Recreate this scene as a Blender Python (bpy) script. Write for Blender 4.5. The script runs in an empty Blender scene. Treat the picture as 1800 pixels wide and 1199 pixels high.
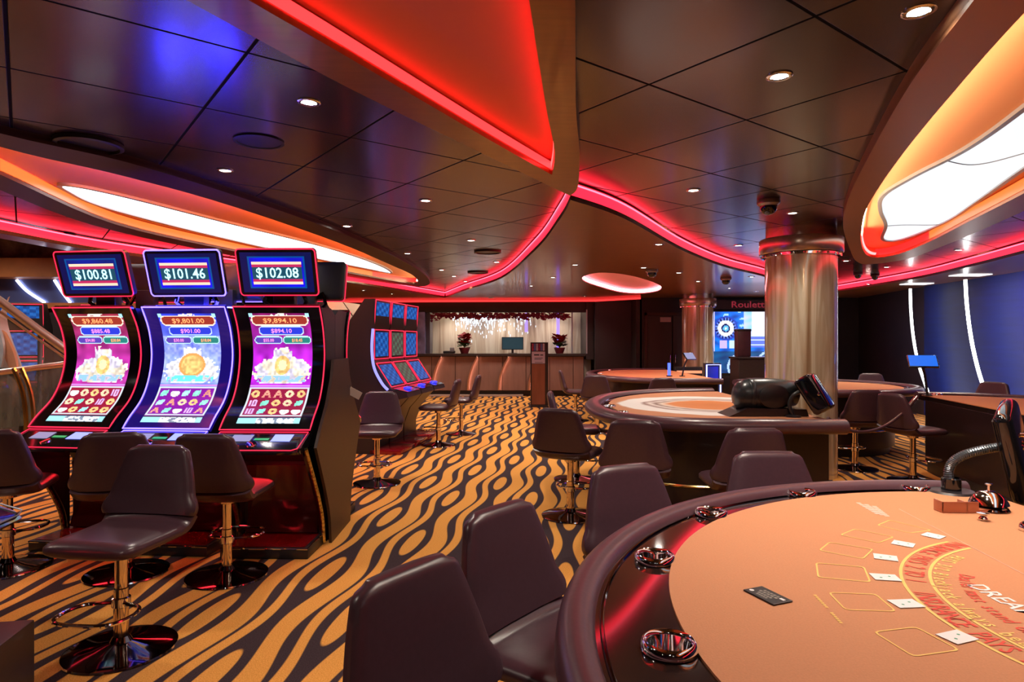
import bpy, bmesh, math, random
import numpy as np
from mathutils import Vector, Matrix
random.seed(7)
PI = math.pi
scene = bpy.context.scene
COL = scene.collection
# ------------------------------------------------------------------ camera, world, exposure
F = 1128.0
H = 1.5
cam_d = bpy.data.cameras.new('camera')
cam_d.sensor_width = 36.0
cam_d.lens = F / 1800 * 36
cam_d.clip_start = 0.05
cam = bpy.data.objects.new('camera', cam_d)
COL.objects.link(cam)
cam.location = (0, 0, H)
cam.rotation_euler = (PI / 2, 0, 0)
scene.camera = cam
world = bpy.data.worlds.new('world')
scene.world = world
world.use_nodes = True
world.node_tree.nodes['Background'].inputs[0].default_value = (0.62, 0.5, 0.62, 1)
world.node_tree.nodes['Background'].inputs[1].default_value = 0.35
scene.view_settings.view_transform = 'Standard'
scene.view_settings.look = 'None'
scene.view_settings.gamma = 1
scene.view_settings.exposure = 0.6
scene.view_settings.use_curve_mapping = False
scene.cycles.use_denoising = True
scene.cycles.max_bounces = 8
scene.cycles.sample_clamp_indirect = 4.0
scene.cycles.caustics_reflective = False
scene.cycles.caustics_refractive = False
ZB, ZS = 2.75, 2.60          # panelled ceiling, lower soffit
SPOT_W = 50.0                # power of one ceiling downlight

# ------------------------------------------------------------------ materials
def newmat(name):
    m = bpy.data.materials.new(name)
    m.use_nodes = True
    return m, m.node_tree.nodes, m.node_tree.links, m.node_tree.nodes['Principled BSDF']

def mat(name, col, rough=0.5, metal=0.0, noise=0.0, nscale=20.0, bump=0.0, coat=0.0, trans=0.0, alpha=1.0, stretch=(1, 1, 1), aniso=0.0):
    m, N, L, P = newmat(name)
    c = (*col, 1)
    P.inputs['Base Color'].default_value = c
    P.inputs['Roughness'].default_value = rough
    P.inputs['Metallic'].default_value = metal
    P.inputs['Coat Weight'].default_value = coat
    P.inputs['Coat Roughness'].default_value = 0.08
    P.inputs['Transmission Weight'].default_value = trans
    P.inputs['Alpha'].default_value = alpha
    tc = N.new('ShaderNodeTexCoord'); mp = N.new('ShaderNodeMapping'); mp.inputs['Scale'].default_value = stretch
    L.new(tc.outputs['Object'], mp.inputs['Vector'])
    nz = N.new('ShaderNodeTexNoise'); nz.inputs['Scale'].default_value = nscale; nz.inputs['Detail'].default_value = 4
    L.new(mp.outputs[0], nz.inputs['Vector'])
    if noise > 0:
        rp = N.new('ShaderNodeValToRGB')
        rp.color_ramp.elements[0].position = 0.3; rp.color_ramp.elements[1].position = 0.7
        rp.color_ramp.elements[0].color = (*[v * (1 - noise) for v in col], 1)
        rp.color_ramp.elements[1].color = (*[min(1, v * (1 + noise)) for v in col], 1)
        L.new(nz.outputs['Fac'], rp.inputs[0]); L.new(rp.outputs[0], P.inputs['Base Color'])
    if bump > 0:
        b = N.new('ShaderNodeBump'); b.inputs['Strength'].default_value = bump; b.inputs['Distance'].default_value = 0.002
        L.new(nz.outputs['Fac'], b.inputs['Height']); L.new(b.outputs[0], P.inputs['Normal'])
    return m

def em(name, col, st):
    m, N, L, P = newmat(name)
    P.inputs['Base Color'].default_value = (0.02, 0.02, 0.02, 1)
    P.inputs['Emission Color'].default_value = (*col, 1)
    P.inputs['Emission Strength'].default_value = st
    P.inputs['Roughness'].default_value = 0.3
    return m

def em_attr(name, st):
    m, N, L, P = newmat(name)
    a = N.new('ShaderNodeAttribute'); a.attribute_name = 'Col'
    P.inputs['Base Color'].default_value = (0.01, 0.01, 0.01, 1)
    P.inputs['Roughness'].default_value = 0.15
    P.inputs['Emission Strength'].default_value = st
    L.new(a.outputs['Color'], P.inputs['Emission Color'])
    return m

class NX:
    """tiny expression builder for Math nodes"""
    def __init__(s, t, o): s.t = t; s.o = o
    @staticmethod
    def op(t, op, *a):
        n = t.nodes.new('ShaderNodeMath'); n.operation = op
        for i, v in enumerate(a):
            if isinstance(v, NX): t.links.new(v.o, n.inputs[i])
            else: n.inputs[i].default_value = float(v)
        return NX(t, n.outputs[0])
    def __add__(s, b): return NX.op(s.t, 'ADD', s, b)
    def __radd__(s, b): return NX.op(s.t, 'ADD', b, s)
    def __sub__(s, b): return NX.op(s.t, 'SUBTRACT', s, b)
    def __rsub__(s, b): return NX.op(s.t, 'SUBTRACT', b, s)
    def __mul__(s, b): return NX.op(s.t, 'MULTIPLY', s, b)
    def __rmul__(s, b): return NX.op(s.t, 'MULTIPLY', b, s)
    def __truediv__(s, b): return NX.op(s.t, 'DIVIDE', s, b)
    def f(s, op, *a): return NX.op(s.t, op, s, *a)

def smooth(e, lo, hi):       # smoothstep of an NX between lo and hi
    n = e.t.nodes.new('ShaderNodeMapRange'); n.interpolation_type = 'SMOOTHSTEP'
    e.t.links.new(e.o, n.inputs[0]); n.inputs[1].default_value = lo; n.inputs[2].default_value = hi
    return NX(e.t, n.outputs[0])

def carpet_mat():
    m, N, L, P = newmat('patterned_carpet')
    t = m.node_tree
    tc = N.new('ShaderNodeTexCoord'); sp = N.new('ShaderNodeSeparateXYZ'); L.new(tc.outputs['Object'], sp.inputs[0])
    X = NX(t, sp.outputs[0]) + 0.584; Y = NX(t, sp.outputs[1]) - 6.13
    ux, uy = .1153, .9933
    tt = (X * ux + Y * uy) / 1.344
    a = (X * uy - Y * ux) / .383
    k = a.f('FLOOR'); p = a - k
    bL = tt + k * .487; bR = bL + .487
    A = .105
    cL = (bL * (2 * PI)).f('COSINE'); cR = (bR * (2 * PI)).f('COSINE')
    def isl(f, b):
        q = b - b.f('ROUND')
        return (f / .150).f('ABSOLUTE').f('POWER', 2.0) + (q / .225).f('ABSOLUTE').f('POWER', 2.2)
    i1 = 1 - smooth(isl(p, bL).f('MINIMUM', isl(p - 1, bR)), .88, 1.12)
    eL = cL * A + .205; eR = .795 - cR * A
    mid = (cL - cR) * (A / 2) + .60
    dk = ((bR + .22) * (2 * PI)).f('COSINE') * .5 + .5
    dk = dk.f('MAXIMUM', 0).f('POWER', 1.6) * .062 + .028
    w1 = smooth(p - eL, -.012, .012) * smooth(eR - p, -.012, .012)
    w2 = smooth((p - mid + dk * .4).f('ABSOLUTE') - dk, -.012, .012)
    fac = i1.f('MAXIMUM', w1 * w2)
    mix = N.new('ShaderNodeMix'); mix.data_type = 'RGBA'
    L.new(fac.o, mix.inputs[0])
    nz = N.new('ShaderNodeTexNoise'); nz.inputs['Scale'].default_value = 160; nz.inputs['Detail'].default_value = 3
    L.new(tc.outputs['Object'], nz.inputs['Vector'])
    r1 = N.new('ShaderNodeValToRGB'); r1.color_ramp.elements[0].position = .3; r1.color_ramp.elements[1].position = .7
    r1.color_ramp.elements[0].color = (.62, .25, .045, 1); r1.color_ramp.elements[1].color = (.88, .42, .10, 1)
    r2 = N.new('ShaderNodeValToRGB'); r2.color_ramp.elements[0].position = .3; r2.color_ramp.elements[1].position = .7
    r2.color_ramp.elements[0].color = (.030, .017, .022, 1); r2.color_ramp.elements[1].color = (.062, .040, .046, 1)
    L.new(nz.outputs[0], r1.inputs[0]); L.new(nz.outputs[0], r2.inputs[0])
    L.new(r2.outputs[0], mix.inputs[6]); L.new(r1.outputs[0], mix.inputs[7])
    L.new(mix.outputs[2], P.inputs['Base Color'])
    P.inputs['Roughness'].default_value = .95
    P.inputs['Specular IOR Level'].default_value = .15
    b = N.new('ShaderNodeBump'); b.inputs['Strength'].default_value = .5; b.inputs['Distance'].default_value = .004
    L.new(nz.outputs[0], b.inputs['Height']); L.new(b.outputs[0], P.inputs['Normal'])
    return m

def ceiling_mat():
    m, N, L, P = newmat('dark_metal_ceiling_panels')
    t = m.node_tree
    tc = N.new('ShaderNodeTexCoord'); sp = N.new('ShaderNodeSeparateXYZ'); L.new(tc.outputs['Object'], sp.inputs[0])
    x = NX(t, sp.outputs[0]); y = NX(t, sp.outputs[1])
    # grid through (-1.649, 3.439) (a measured joint crossing) with axes along (.795,.606) and (-.606,.795)
    S = 0.826
    ax = ((x + 1.649) * .795 + (y - 3.439) * .606) / S
    ay = ((x + 1.649) * -.606 + (y - 3.439) * .795) / S
    def line(v, w):
        d = (v - v.f('ROUND')).f('ABSOLUTE')
        return 1 - smooth(d, w * .6, w)
    g = line(ax, .011).f('MAXIMUM', line(ay, .011))
    mix = N.new('ShaderNodeMix'); mix.data_type = 'RGBA'; L.new(g.o, mix.inputs[0])
    mix.inputs[6].default_value = (.105, .082, .092, 1); mix.inputs[7].default_value = (.004, .003, .004, 1)
    L.new(mix.outputs[2], P.inputs['Base Color'])
    P.inputs['Metallic'].default_value = .85
    P.inputs['Coat Weight'].default_value = .3
    P.inputs['Coat Roughness'].default_value = .16
    cw = (1 - g) * .32; L.new(cw.o, P.inputs['Coat Weight'])
    rr = g * .6 + .25
    L.new(rr.o, P.inputs['Roughness'])
    b = N.new('ShaderNodeBump'); b.inputs['Strength'].default_value = 1; b.inputs['Distance'].default_value = .01
    inv = 1 - g
    L.new(inv.o, b.inputs['Height']); L.new(b.outputs[0], P.inputs['Normal'])
    return m

def veneer_mat(name, c1, c2, c3, rough=.25, scale=1.0, metal=0.0):
    """vertical wavy wood veneer"""
    m, N, L, P = newmat(name)
    tc = N.new('ShaderNodeTexCoord'); mp = N.new('ShaderNodeMapping')
    mp.inputs['Scale'].default_value = (6 * scale, 6 * scale, .32 * scale)
    L.new(tc.outputs['Object'], mp.inputs['Vector'])
    nz = N.new('ShaderNodeTexNoise'); nz.inputs['Scale'].default_value = 1.3; nz.inputs['Detail'].default_value = 5; nz.inputs['Distortion'].default_value = .7
    L.new(mp.outputs[0], nz.inputs['Vector'])
    r = N.new('ShaderNodeValToRGB'); e = r.color_ramp.elements
    e[0].position = .30; e[0].color = (*c1, 1); e[1].position = .72; e[1].color = (*c3, 1)
    k = e.new(.42); k.color = (*c2, 1); k = e.new(.5); k.color = (*c3, 1); k = e.new(.56); k.color = (*c2, 1)
    L.new(nz.outputs['Fac'], r.inputs[0]); L.new(r.outputs[0], P.inputs['Base Color'])
    P.inputs['Roughness'].default_value = rough; P.inputs['Coat Weight'].default_value = .6; P.inputs['Metallic'].default_value = metal
    return m

def roulette_felt_mat(cx, cy):
    m, N, L, P = newmat('roulette_layout')
    t = m.node_tree
    tc = N.new('ShaderNodeTexCoord'); sp = N.new('ShaderNodeSeparateXYZ'); L.new(tc.outputs['Object'], sp.inputs[0])
    x = NX(t, sp.outputs[0]) - cx; y = NX(t, sp.outputs[1]) - cy
    nz = N.new('ShaderNodeTexNoise'); nz.inputs['Scale'].default_value = 2.2; nz.inputs['Detail'].default_value = 3
    L.new(tc.outputs['Object'], nz.inputs['Vector'])
    d = (x * x + y * y).f('SQRT') + (NX(t, nz.outputs[0]) - .5) * .22
    r = N.new('ShaderNodeValToRGB'); e = r.color_ramp.elements
    L.new(d.o, r.inputs[0])
    e[0].position = 0; e[0].color = (.55, .16, .03, 1); e[1].position = 1.0; e[1].color = (.55, .22, .10, 1)
    for p, c in ((.40, (.62, .20, .05)), (.47, (.75, .62, .52)), (.52, (.22, .12, .10)), (.57, (.75, .66, .62)), (.63, (.25, .14, .12)),
                 (.68, (.78, .72, .70)), (.90, (.80, .76, .74)), (.94, (.55, .24, .12))):
        k = e.new(p); k.color = (*c, 1)
    L.new(r.outputs[0], P.inputs['Base Color']); P.inputs['Roughness'].default_value = .7
    return m

M = {}
M['carpet'] = carpet_mat()
M['ceil'] = ceiling_mat()
M['soffit'] = mat('brown_lacquer_soffit', (.27, .105, .038), .28, 0, .12, 6, coat=.3, stretch=(1, 6, 1))
M['soffit_trim'] = mat('copper_brown_rim', (.36, .16, .075), .38, .05)
M['soffit_edge'] = mat('dark_brown_edge', (.05, .02, .014), .4)
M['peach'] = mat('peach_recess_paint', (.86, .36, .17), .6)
M['bezel_blue'] = mat('blue_glow_bezel', (.008, .008, .03), .12, 0, coat=.5)
M['bezel_blue'].node_tree.nodes['Principled BSDF'].inputs['Emission Color'].default_value = (.02, .008, .30, 1)
M['bezel_blue'].node_tree.nodes['Principled BSDF'].inputs['Emission Strength'].default_value = .35  # faint emission paints the blue LED light onto the bezel
M['orange_wall'] = em('orange_wall_glow', (1.0, .20, .035), .85)  # emission paints the cove light on the far recess walls
M['red_paint'] = mat('recess_paint_warm', (.70, .20, .15), .65)
M['leather'] = mat('aubergine_leather', (.066, .031, .043), .30, 0, .06, 60, bump=.12)
M['rail'] = mat('padded_rail_leather', (.100, .046, .060), .30, 0, .05, 50, bump=.15)
M['chrome'] = mat('chrome', (.86, .84, .84), .07, 1.0)
M['chrome_dark'] = mat('black_chrome', (.10, .08, .09), .06, 1.0)
M['brass'] = mat('warm_chrome_pole', (.85, .70, .52), .10, 1.0)
M['black'] = mat('black_gloss_plastic', (.008, .008, .010), .10, 0, coat=.5)
M['blackm'] = mat('black_satin_plastic', (.016, .015, .018), .38)
M['track'] = mat('black_glass_track', (.022, .012, .012), .06, 0, coat=1.0)
M['felt'] = mat('orange_felt', (.60, .262, .125), .85, 0, .05, 220, bump=.3)
M['felt_small'] = mat('orange_felt_far', (.62, .25, .10), .8, 0, .05, 100)
M['skirt'] = mat('dark_brown_table_skirt', (.016, .008, .009), .35, coat=.2)
M['panel'] = mat('dark_brown_laminate', (.036, .019, .014), .42, 0, .15, 14, stretch=(1, 1, 8))
M['gold'] = mat('gold_trim', (.80, .56, .22), .22, 1.0)
M['reflect_trim'] = mat('speckled_reflection_trim', (.75, .48, .2), .25, 1.0, .8, 55, bump=.9)  # gold speckle paints reflections on the chrome trim strips
M['wall_dark'] = mat('dark_aubergine_wall', (.020, .011, .013), .5, 0, .15, 3)
M['wall_blue'] = mat('blue_lacquer_wall', (.001, .012, .13), .55, .05, .15, 1.2, stretch=(1, 1, 14))
M['doorm'] = mat('dark_brown_door', (.045, .030, .032), .5)
M['counter'] = mat('cashier_bronze_panel', (.27, .145, .115), .5, .05, .1, 5, stretch=(2, 2, .4))
M['counter_top'] = mat('dark_stone_top', (.04, .026, .024), .2)
M['plinth'] = mat('pale_stone_plinth', (.55, .40, .34), .4)
M['column'] = veneer_mat('column_veneer', (.34, .20, .10), (.58, .45, .28), (.84, .76, .56), .14, .8, .35)
M['curtain'] = veneer_mat('cream_veneer_wall', (.34, .24, .17), (.62, .52, .40), (.80, .74, .62), .35, .5)
M['bronze'] = mat('column_capital_bronze', (.64, .48, .38), .26, .8)
M['mirror'] = mat('mirror', (.75, .75, .78), .03, 1.0)
M['grey_sil'] = mat('grey_frame', (.32, .34, .38), .35, .5)
M['glass'] = mat('balustrade_glass', (.55, .75, .80), .05, 0, alpha=.28)
M['steel'] = mat('handrail_steel', (.80, .74, .68), .32, .8)
M['white_panel'] = em('white_light_panel', (.95, .98, 1.0), 1.7)
M['white_panel_r'] = em('white_light_panel_right', (.88, .95, 1.0), .70)
M['white_led'] = em('white_led', (1, 1, 1), 8.0)
M['lens'] = em('downlight_lens', (1, .93, .82), 22.0)
M['red_cove'] = em('red_fascia_glow', (1.0, .012, .030), 2.2)
M['pink_line'] = em('pink_glow_line', (1.0, .10, .16), 3.0)
M['red_led'] = em('red_led', (1.0, .02, .02), 22.0)
M['belly_led'] = em('belly_led', (1.0, .02, .03), 24.0)
M['warm_led'] = em('warm_led', (1.0, .72, .46), 60.0)
M['orange_led'] = em('orange_led', (1.0, .22, .08), 190.0)
M['pink_led'] = em('pink_led_edge', (1.0, .02, .07), 1.0)
M['blue_led'] = em('blue_led_edge', (.10, .07, 1.0), 5.0)
M['cyan_em'] = em('cyan_digits', (.45, .95, 1.0), 1.3)
M['orange_em'] = em('orange_digits', (1.0, .28, .10), 1.4)
M['pink_em'] = em('pink_digits', (1.0, .25, .60), 1.2)
M['white_em'] = em('white_letters', (1, 1, 1), 1.4)
M['red_letters'] = em('dull_red_letters', (.6, .03, .06), .28)
M['green_em'] = em('green_display', (.02, .6, .2), .5)
M['bluew_em'] = em('blue_white_button_light', (.22, .27, 1.0), 1.4)
M['tablet_blue'] = em('tablet_blue', (.005, .14, .75), .8)
M['tablet_lav'] = em('tablet_lavender', (.36, .36, .62), .6)
M['screen'] = em_attr('slot_screen_picture', .92)
M['screen_far'] = em_attr('far_screen_picture', .55)
M['redgloss'] = mat('red_gloss_step', (.25, .008, .012), .12, .2, coat=.6)
M['belly'] = mat('black_red_belly', (.05, .006, .008), .15, .3, coat=.5)
M['white_card'] = mat('white_card', (.85, .85, .86), .5)
M['yellow_print'] = mat('yellow_print', (.95, .62, .18), .8)
M['red_print'] = mat('red_print', (.75, .08, .05), .8)
M['white_print'] = mat('white_print', (.86, .84, .84), .8)
M['faint_print'] = mat('faint_print', (.84, .56, .45), .8)
M['ink'] = mat('black_ink', (.012, .012, .014), .4)
M['green_ink'] = mat('green_ink', (.05, .35, .2), .6)
M['grey_print'] = mat('grey_gold_print', (.28, .26, .22), .5)
M['copper_acr'] = mat('copper_acrylic', (.50, .17, .09), .25, .1, coat=.5)
M['rubber_green'] = mat('charcoal_cover', (.028, .034, .038), .28, .1, 0, 1)
M['flower'] = mat('poinsettia_red', (.34, .010, .016), .6, 0, .4, 30)
M['leaf'] = mat('leaf_green', (.02, .07, .02), .6, 0, .4, 30)
M['pot'] = mat('red_foil_pot', (.16, .01, .02), .3)
M['copper_blade'] = mat('copper_blade', (.75, .40, .28), .3, .8)
M['blade_led'] = em('blade_light', (1.0, .50, .34), 14.0)
M['wood_red'] = mat('red_brown_board', (.22, .07, .035), .35, 0, .3, 5, stretch=(1, 1, .2))
M['paper'] = mat('grey_lilac_paper', (.42, .34, .42), .7)
M['pale_swirl'] = mat('pale_blue_ribbon', (.42, .52, .60), .35, .2, .3, 4)
M['tan_swirl'] = mat('tan_ribbon', (.55, .26, .14), .4, .1, .3, 4)
M['crystal'] = em('icicle_crystals', (.62, .78, 1.0), 2.6)
M['garland'] = mat('dark_red_garland', (.30, .02, .07), .4, 0, .6, 40)
M['purple_em'] = em('purple_post_glow', (.25, .16, .85), 1.5)  # emission paints a purple light reflection on the cashier post
M['orange_trim'] = mat('orange_bulkhead', (.50, .17, .05), .5, 0, .15, 4)
M['blue_dim'] = mat('dusty_blue_panel', (.10, .13, .33), .3, .2)

# ------------------------------------------------------------------ object helpers
def setp(o, label=None, cat=None, group=None, kind=None):
    if label: o['label'] = label
    if cat: o['category'] = cat
    if group: o['group'] = group
    if kind: o['kind'] = kind
    return o

def empty(name, loc=(0, 0, 0), rz=0, label=None, cat=None, group=None):
    o = bpy.data.objects.new(name, None)
    COL.objects.link(o); o.location = loc; o.rotation_euler = (0, 0, rz); o.empty_display_size = .1
    return setp(o, label, cat, group)

def link(name, me, m=None, parent=None, sm=40, loc=None, rot=None):
    me.name = name
    if m is not None:
        for mm in (m if isinstance(m, (list, tuple)) else [m]): me.materials.append(mm)
    if sm:
        for p in me.polygons: p.use_smooth = True
        me.set_sharp_from_angle(angle=math.radians(sm))
    o = bpy.data.objects.new(name, me); COL.objects.link(o)
    if parent is not None: o.parent = parent
    if loc is not None: o.location = loc
    if rot is not None: o.rotation_euler = rot
    return o

def bm2(name, bm, m=None, parent=None, sm=40, loc=None, rot=None):
    bmesh.ops.recalc_face_normals(bm, faces=bm.faces)
    me = bpy.data.meshes.new(name); bm.to_mesh(me); bm.free()
    return link(name, me, m, parent, sm, loc, rot)

def struct(o): o['kind'] = 'structure'; return o

def box(bm, x0, x1, y0, y1, z0, z1, bev=0, mi=0, mx=None, seg=2):
    r = bmesh.ops.create_cube(bm, size=1); vs = r['verts']
    bmesh.ops.scale(bm, vec=(x1 - x0, y1 - y0, z1 - z0), verts=vs)
    bmesh.ops.translate(bm, vec=((x0 + x1) / 2, (y0 + y1) / 2, (z0 + z1) / 2), verts=vs)
    fs = list({f for v in vs for f in v.link_faces})
    for f in fs: f.material_index = mi
    if bev > 0:
        es = list({e for v in vs for e in v.link_edges})
        r = bmesh.ops.bevel(bm, geom=es, offset=bev, segments=seg, profile=.5, affect='EDGES')
        vs = list({v for f in r['faces'] for v in f.verts} | {v for v in vs if v.is_valid})
        for v in vs:
            for f in v.link_faces: f.material_index = mi
    if mx is not None: bmesh.ops.transform(bm, matrix=mx, verts=vs)
    return vs

def loft(bm, rings, closed=True, cap=True, mi=0):
    """rings: list of lists of 3D points, same length"""
    R = [[bm.verts.new(p) for p in r] for r in rings]
    n = len(R[0])
    for a, b in zip(R, R[1:]):
        for i in range(n if closed else n - 1):
            j = (i + 1) % n
            f = bm.faces.new((a[i], a[j], b[j], b[i])); f.material_index = mi
    if cap and closed:
        for r in (R[0], R[-1]):
            try: f = bm.faces.new(r); f.material_index = mi
            except ValueError: pass
    return R

def tube(bm, pts, r, n=8, closed=False, mi=0, sy=1.0, flat=None):
    """round tube along 3D points; r number or list"""
    pts = [Vector(p) for p in pts]; k = len(pts); rings = []
    up = Vector((0, 0, 1)) if flat is None else Vector(flat)
    prev = None
    for i, p in enumerate(pts):
        a = pts[(i - 1) % k] if (closed or i > 0) else p
        b = pts[(i + 1) % k] if (closed or i < k - 1) else p
        t = (b - a).normalized()
        if flat is not None: s = t.cross(up)
        else:
            if prev is None:
                s = t.cross(up)
                if s.length < .01: s = t.cross(Vector((1, 0, 0)))
            else: s = prev - t * prev.dot(t)
        s.normalize(); u = s.cross(t).normalized(); prev = s
        rr = r[i] if isinstance(r, (list, tuple)) else r
        rings.append([p + s * math.cos(2 * PI * j / n) * rr + u * math.sin(2 * PI * j / n) * rr * sy for j in range(n)])
    if closed:
        R = [[bm.verts.new(q) for q in ring] for ring in rings]
        for i in range(k):
            a, b = R[i], R[(i + 1) % k]
            for j in range(n):
                l = (j + 1) % n
                f = bm.faces.new((a[j], a[l], b[l], b[j])); f.material_index = mi
    else: loft(bm, rings, mi=mi)

def lathe(bm, prof, n=32, c=(0, 0, 0), mi=0, mx=None):
    """prof: list of (r, z); closed at r=0 ends"""
    R = []
    for r, z in prof:
        if r < 1e-6: R.append([bm.verts.new((c[0], c[1], c[2] + z))])
        else: R.append([bm.verts.new((c[0] + r * math.cos(2 * PI * j / n), c[1] + r * math.sin(2 * PI * j / n), c[2] + z)) for j in range(n)])
    for a, b in zip(R, R[1:]):
        for j in range(n):
            l = (j + 1) % n
            if len(a) == 1 and len(b) == 1: continue
            if len(a) == 1: f = bm.faces.new((a[0], b[l], b[j]))
            elif len(b) == 1: f = bm.faces.new((a[j], a[l], b[0]))
            else: f = bm.faces.new((a[j], a[l], b[l], b[j]))
            f.material_index = mi
    if mx is not None: bmesh.ops.transform(bm, matrix=mx, verts=[v for r in R for v in r])

def cr(pts, n=8, closed=False):
    """Catmull-Rom through points of any dimension"""
    P = [np.array(p, float) for p in pts]; k = len(P); out = []
    for i in range(k if closed else k - 1):
        if closed: a, b, c, d = P[(i - 1) % k], P[i], P[(i + 1) % k], P[(i + 2) % k]
        else: a, b, c, d = P[max(i - 1, 0)], P[i], P[i + 1], P[min(i + 2, k - 1)]
        for j in range(n):
            t = j / n
            out.append(.5 * ((2 * b) + (c - a) * t + (2 * a - 5 * b + 4 * c - d) * t * t + (3 * b - a - 3 * c + d) * t ** 3))
    if not closed: out.append(P[-1])
    return [tuple(float(v) for v in p) for p in out]

def inset(path, d):
    """offset an open 2D path to its right-hand side by d"""
    out = []
    for i, p in enumerate(path):
        a = path[max(i - 1, 0)]; b = path[min(i + 1, len(path) - 1)]
        tx, ty = b[0] - a[0], b[1] - a[1]; l = math.hypot(tx, ty) or 1
        out.append((p[0] + ty / l * d, p[1] - tx / l * d))
    return out

def inset_closed(path, d):
    k = len(path); out = []
    for i, p in enumerate(path):
        a = path[i - 1]; b = path[(i + 1) % k]
        tx, ty = b[0] - a[0], b[1] - a[1]; l = math.hypot(tx, ty) or 1
        out.append((p[0] + ty / l * d, p[1] - tx / l * d))
    return out

def flat_mesh(outer, holes, z0, z1):
    """solid plate with holes, from a filled 2D curve"""
    cu = bpy.data.curves.new('tmp', 'CURVE'); cu.dimensions = '2D'; cu.fill_mode = 'BOTH'; cu.extrude = (z1 - z0) / 2
    for pl in [outer] + list(holes):
        s = cu.splines.new('POLY'); s.points.add(len(pl) - 1)
        for q, p in zip(s.points, pl): q.co = (p[0], p[1], 0, 1)
        s.use_cyclic_u = True
    o = bpy.data.objects.new('tmp', cu); COL.objects.link(o)
    me = bpy.data.meshes.new_from_object(o)
    bpy.data.objects.remove(o); bpy.data.curves.remove(cu)
    for v in me.vertices: v.co.z += (z0 + z1) / 2
    me.materials.clear()
    return me

def plate(name, outer, holes, z0, z1, m, parent=None, sm=30):
    return link(name, flat_mesh(outer, holes, z0, z1), m, parent, sm)

def ribbon(bm, path, z0, z1, closed=False, d0=0, d1=0, mi=0):
    """vertical (or slanted) strip along a 2D path, from z0 (offset d0) to z1 (offset d1)"""
    f = inset_closed if closed else inset
    a = [bm.verts.new((p[0], p[1], z0)) for p in f(path, d0)]
    b = [bm.verts.new((p[0], p[1], z1)) for p in f(path, d1)]
    k = len(a)
    for i in range(k if closed else k - 1):
        j = (i + 1) % k
        q = bm.faces.new((a[i], a[j], b[j], b[i])); q.material_index = mi

_tc = {}
def text2d(s, size):
    """triangulated text outline in 2D, origin at left baseline -> verts, faces, width"""
    key = (s, size)
    if key in _tc: return _tc[key]
    cu = bpy.data.curves.new('tmp', 'FONT'); cu.body = s; cu.size = size; cu.resolution_u = 2; cu.offset = size * .012
    o = bpy.data.objects.new('tmp', cu); COL.objects.link(o)
    me = bpy.data.meshes.new_from_object(o)
    v = [(a.co.x, a.co.y) for a in me.vertices]; f = [tuple(p.vertices) for p in me.polygons]
    bpy.data.objects.remove(o); bpy.data.curves.remove(cu); bpy.data.meshes.remove(me)
    w = max([a[0] for a in v] or [0])
    _tc[key] = (v, f, w)
    return _tc[key]

def put_text(bm, s, size, fn, mi=0, center=True, sx=1.0):
    v, f, w = text2d(s, size)
    off = -w * sx / 2 if center else 0
    vs = [bm.verts.new(fn(a * sx + off, b)) for a, b in v]
    for q in f:
        try: bm.faces.new([vs[i] for i in q]).material_index = mi
        except ValueError: pass

def arc_text(bm, s, size, c, r, a0, a1, z, mi=0, sx=1.0):
    """letters along a circle, tops towards the centre, from angle a0 to a1"""
    n = len(s)
    for i, ch in enumerate(s):
        if ch == ' ': continue
        t = a0 + (a1 - a0) * (i + .5) / n
        ca, sa = math.cos(t), math.sin(t)
        ux, uy = -ca, -sa                      # letter up = to the centre
        rx, ry = uy, -ux                       # letter right
        put_text(bm, ch, size, lambda a, b: (c[0] + ca * r + rx * a + ux * b, c[1] + sa * r + ry * a + uy * b, z), mi, True, sx)

def at(px, py, z=None, Y=None):
    """a picture measurement (pixel) turned into a place at height z or distance Y"""
    if Y is None: Y = F * (z - H) / (600 - py)
    return ((px - 900) / F * Y, Y, z if z is not None else H - (py - 600) / F * Y)

def copy_tree(o, parent=None):
    c = o.copy(); COL.objects.link(c)
    if parent is not None: c.parent = parent
    for ch in list(o.children): copy_tree(ch, c)
    return c

def rz_of(fx, fy): return math.atan2(fx, -fy)
# ================================================================== THE SETTING
# left hall wall, right blue wall and back wall lines
WR = [(6.6, -5), (6.9, 2.5), (7.6, 7.0), (8.22, 10.3), (8.42, 12.6), (8.7, 14.4), (9.0, 16.5)]
soffL = [(-5.35, 3.5), (-5.30, 5.2), (-5.21, 6.53), (-4.97, 8.01), (-4.05, 9.93), (-3.14, 11.82), (-1.69, 16.2)]
cuspR = [(-1.69, 16.2), (-1.05, 14.0), (-0.2, 11.28), (0.28, 7.76), (0.43, 5.77), (0.455, 4.98)]
apexR = [(0.455, 4.98), (1.02, 5.77), (2.06, 7.76), (3.15, 9.5), (4.33, 10.98), (5.8, 13.1), (7.20, 14.7)]
soffR = [(7.20, 14.7), (7.13, 11.49), (6.77, 9.54), (6.39, 8.01), (5.75, 5.6), (5.45, 2.5), (5.3, -5)]
sL, sC, sA, sR = cr(soffL, 6), cr(cuspR, 8), cr(apexR, 8), cr(soffR, 6)
edge = sL[:-1] + sC[:-1] + sA[:-1] + sR

def orient(p):               # clockwise, so that inset_closed goes inwards
    a = sum(p[i - 1][0] * p[i][1] - p[i][0] * p[i - 1][1] for i in range(len(p)))
    return p if a < 0 else p[::-1]

# floor
bm = bmesh.new(); box(bm, -11, 11, -6, 20, -.1, 0)
struct(bm2('floor', bm, M['carpet'], sm=0))

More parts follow.
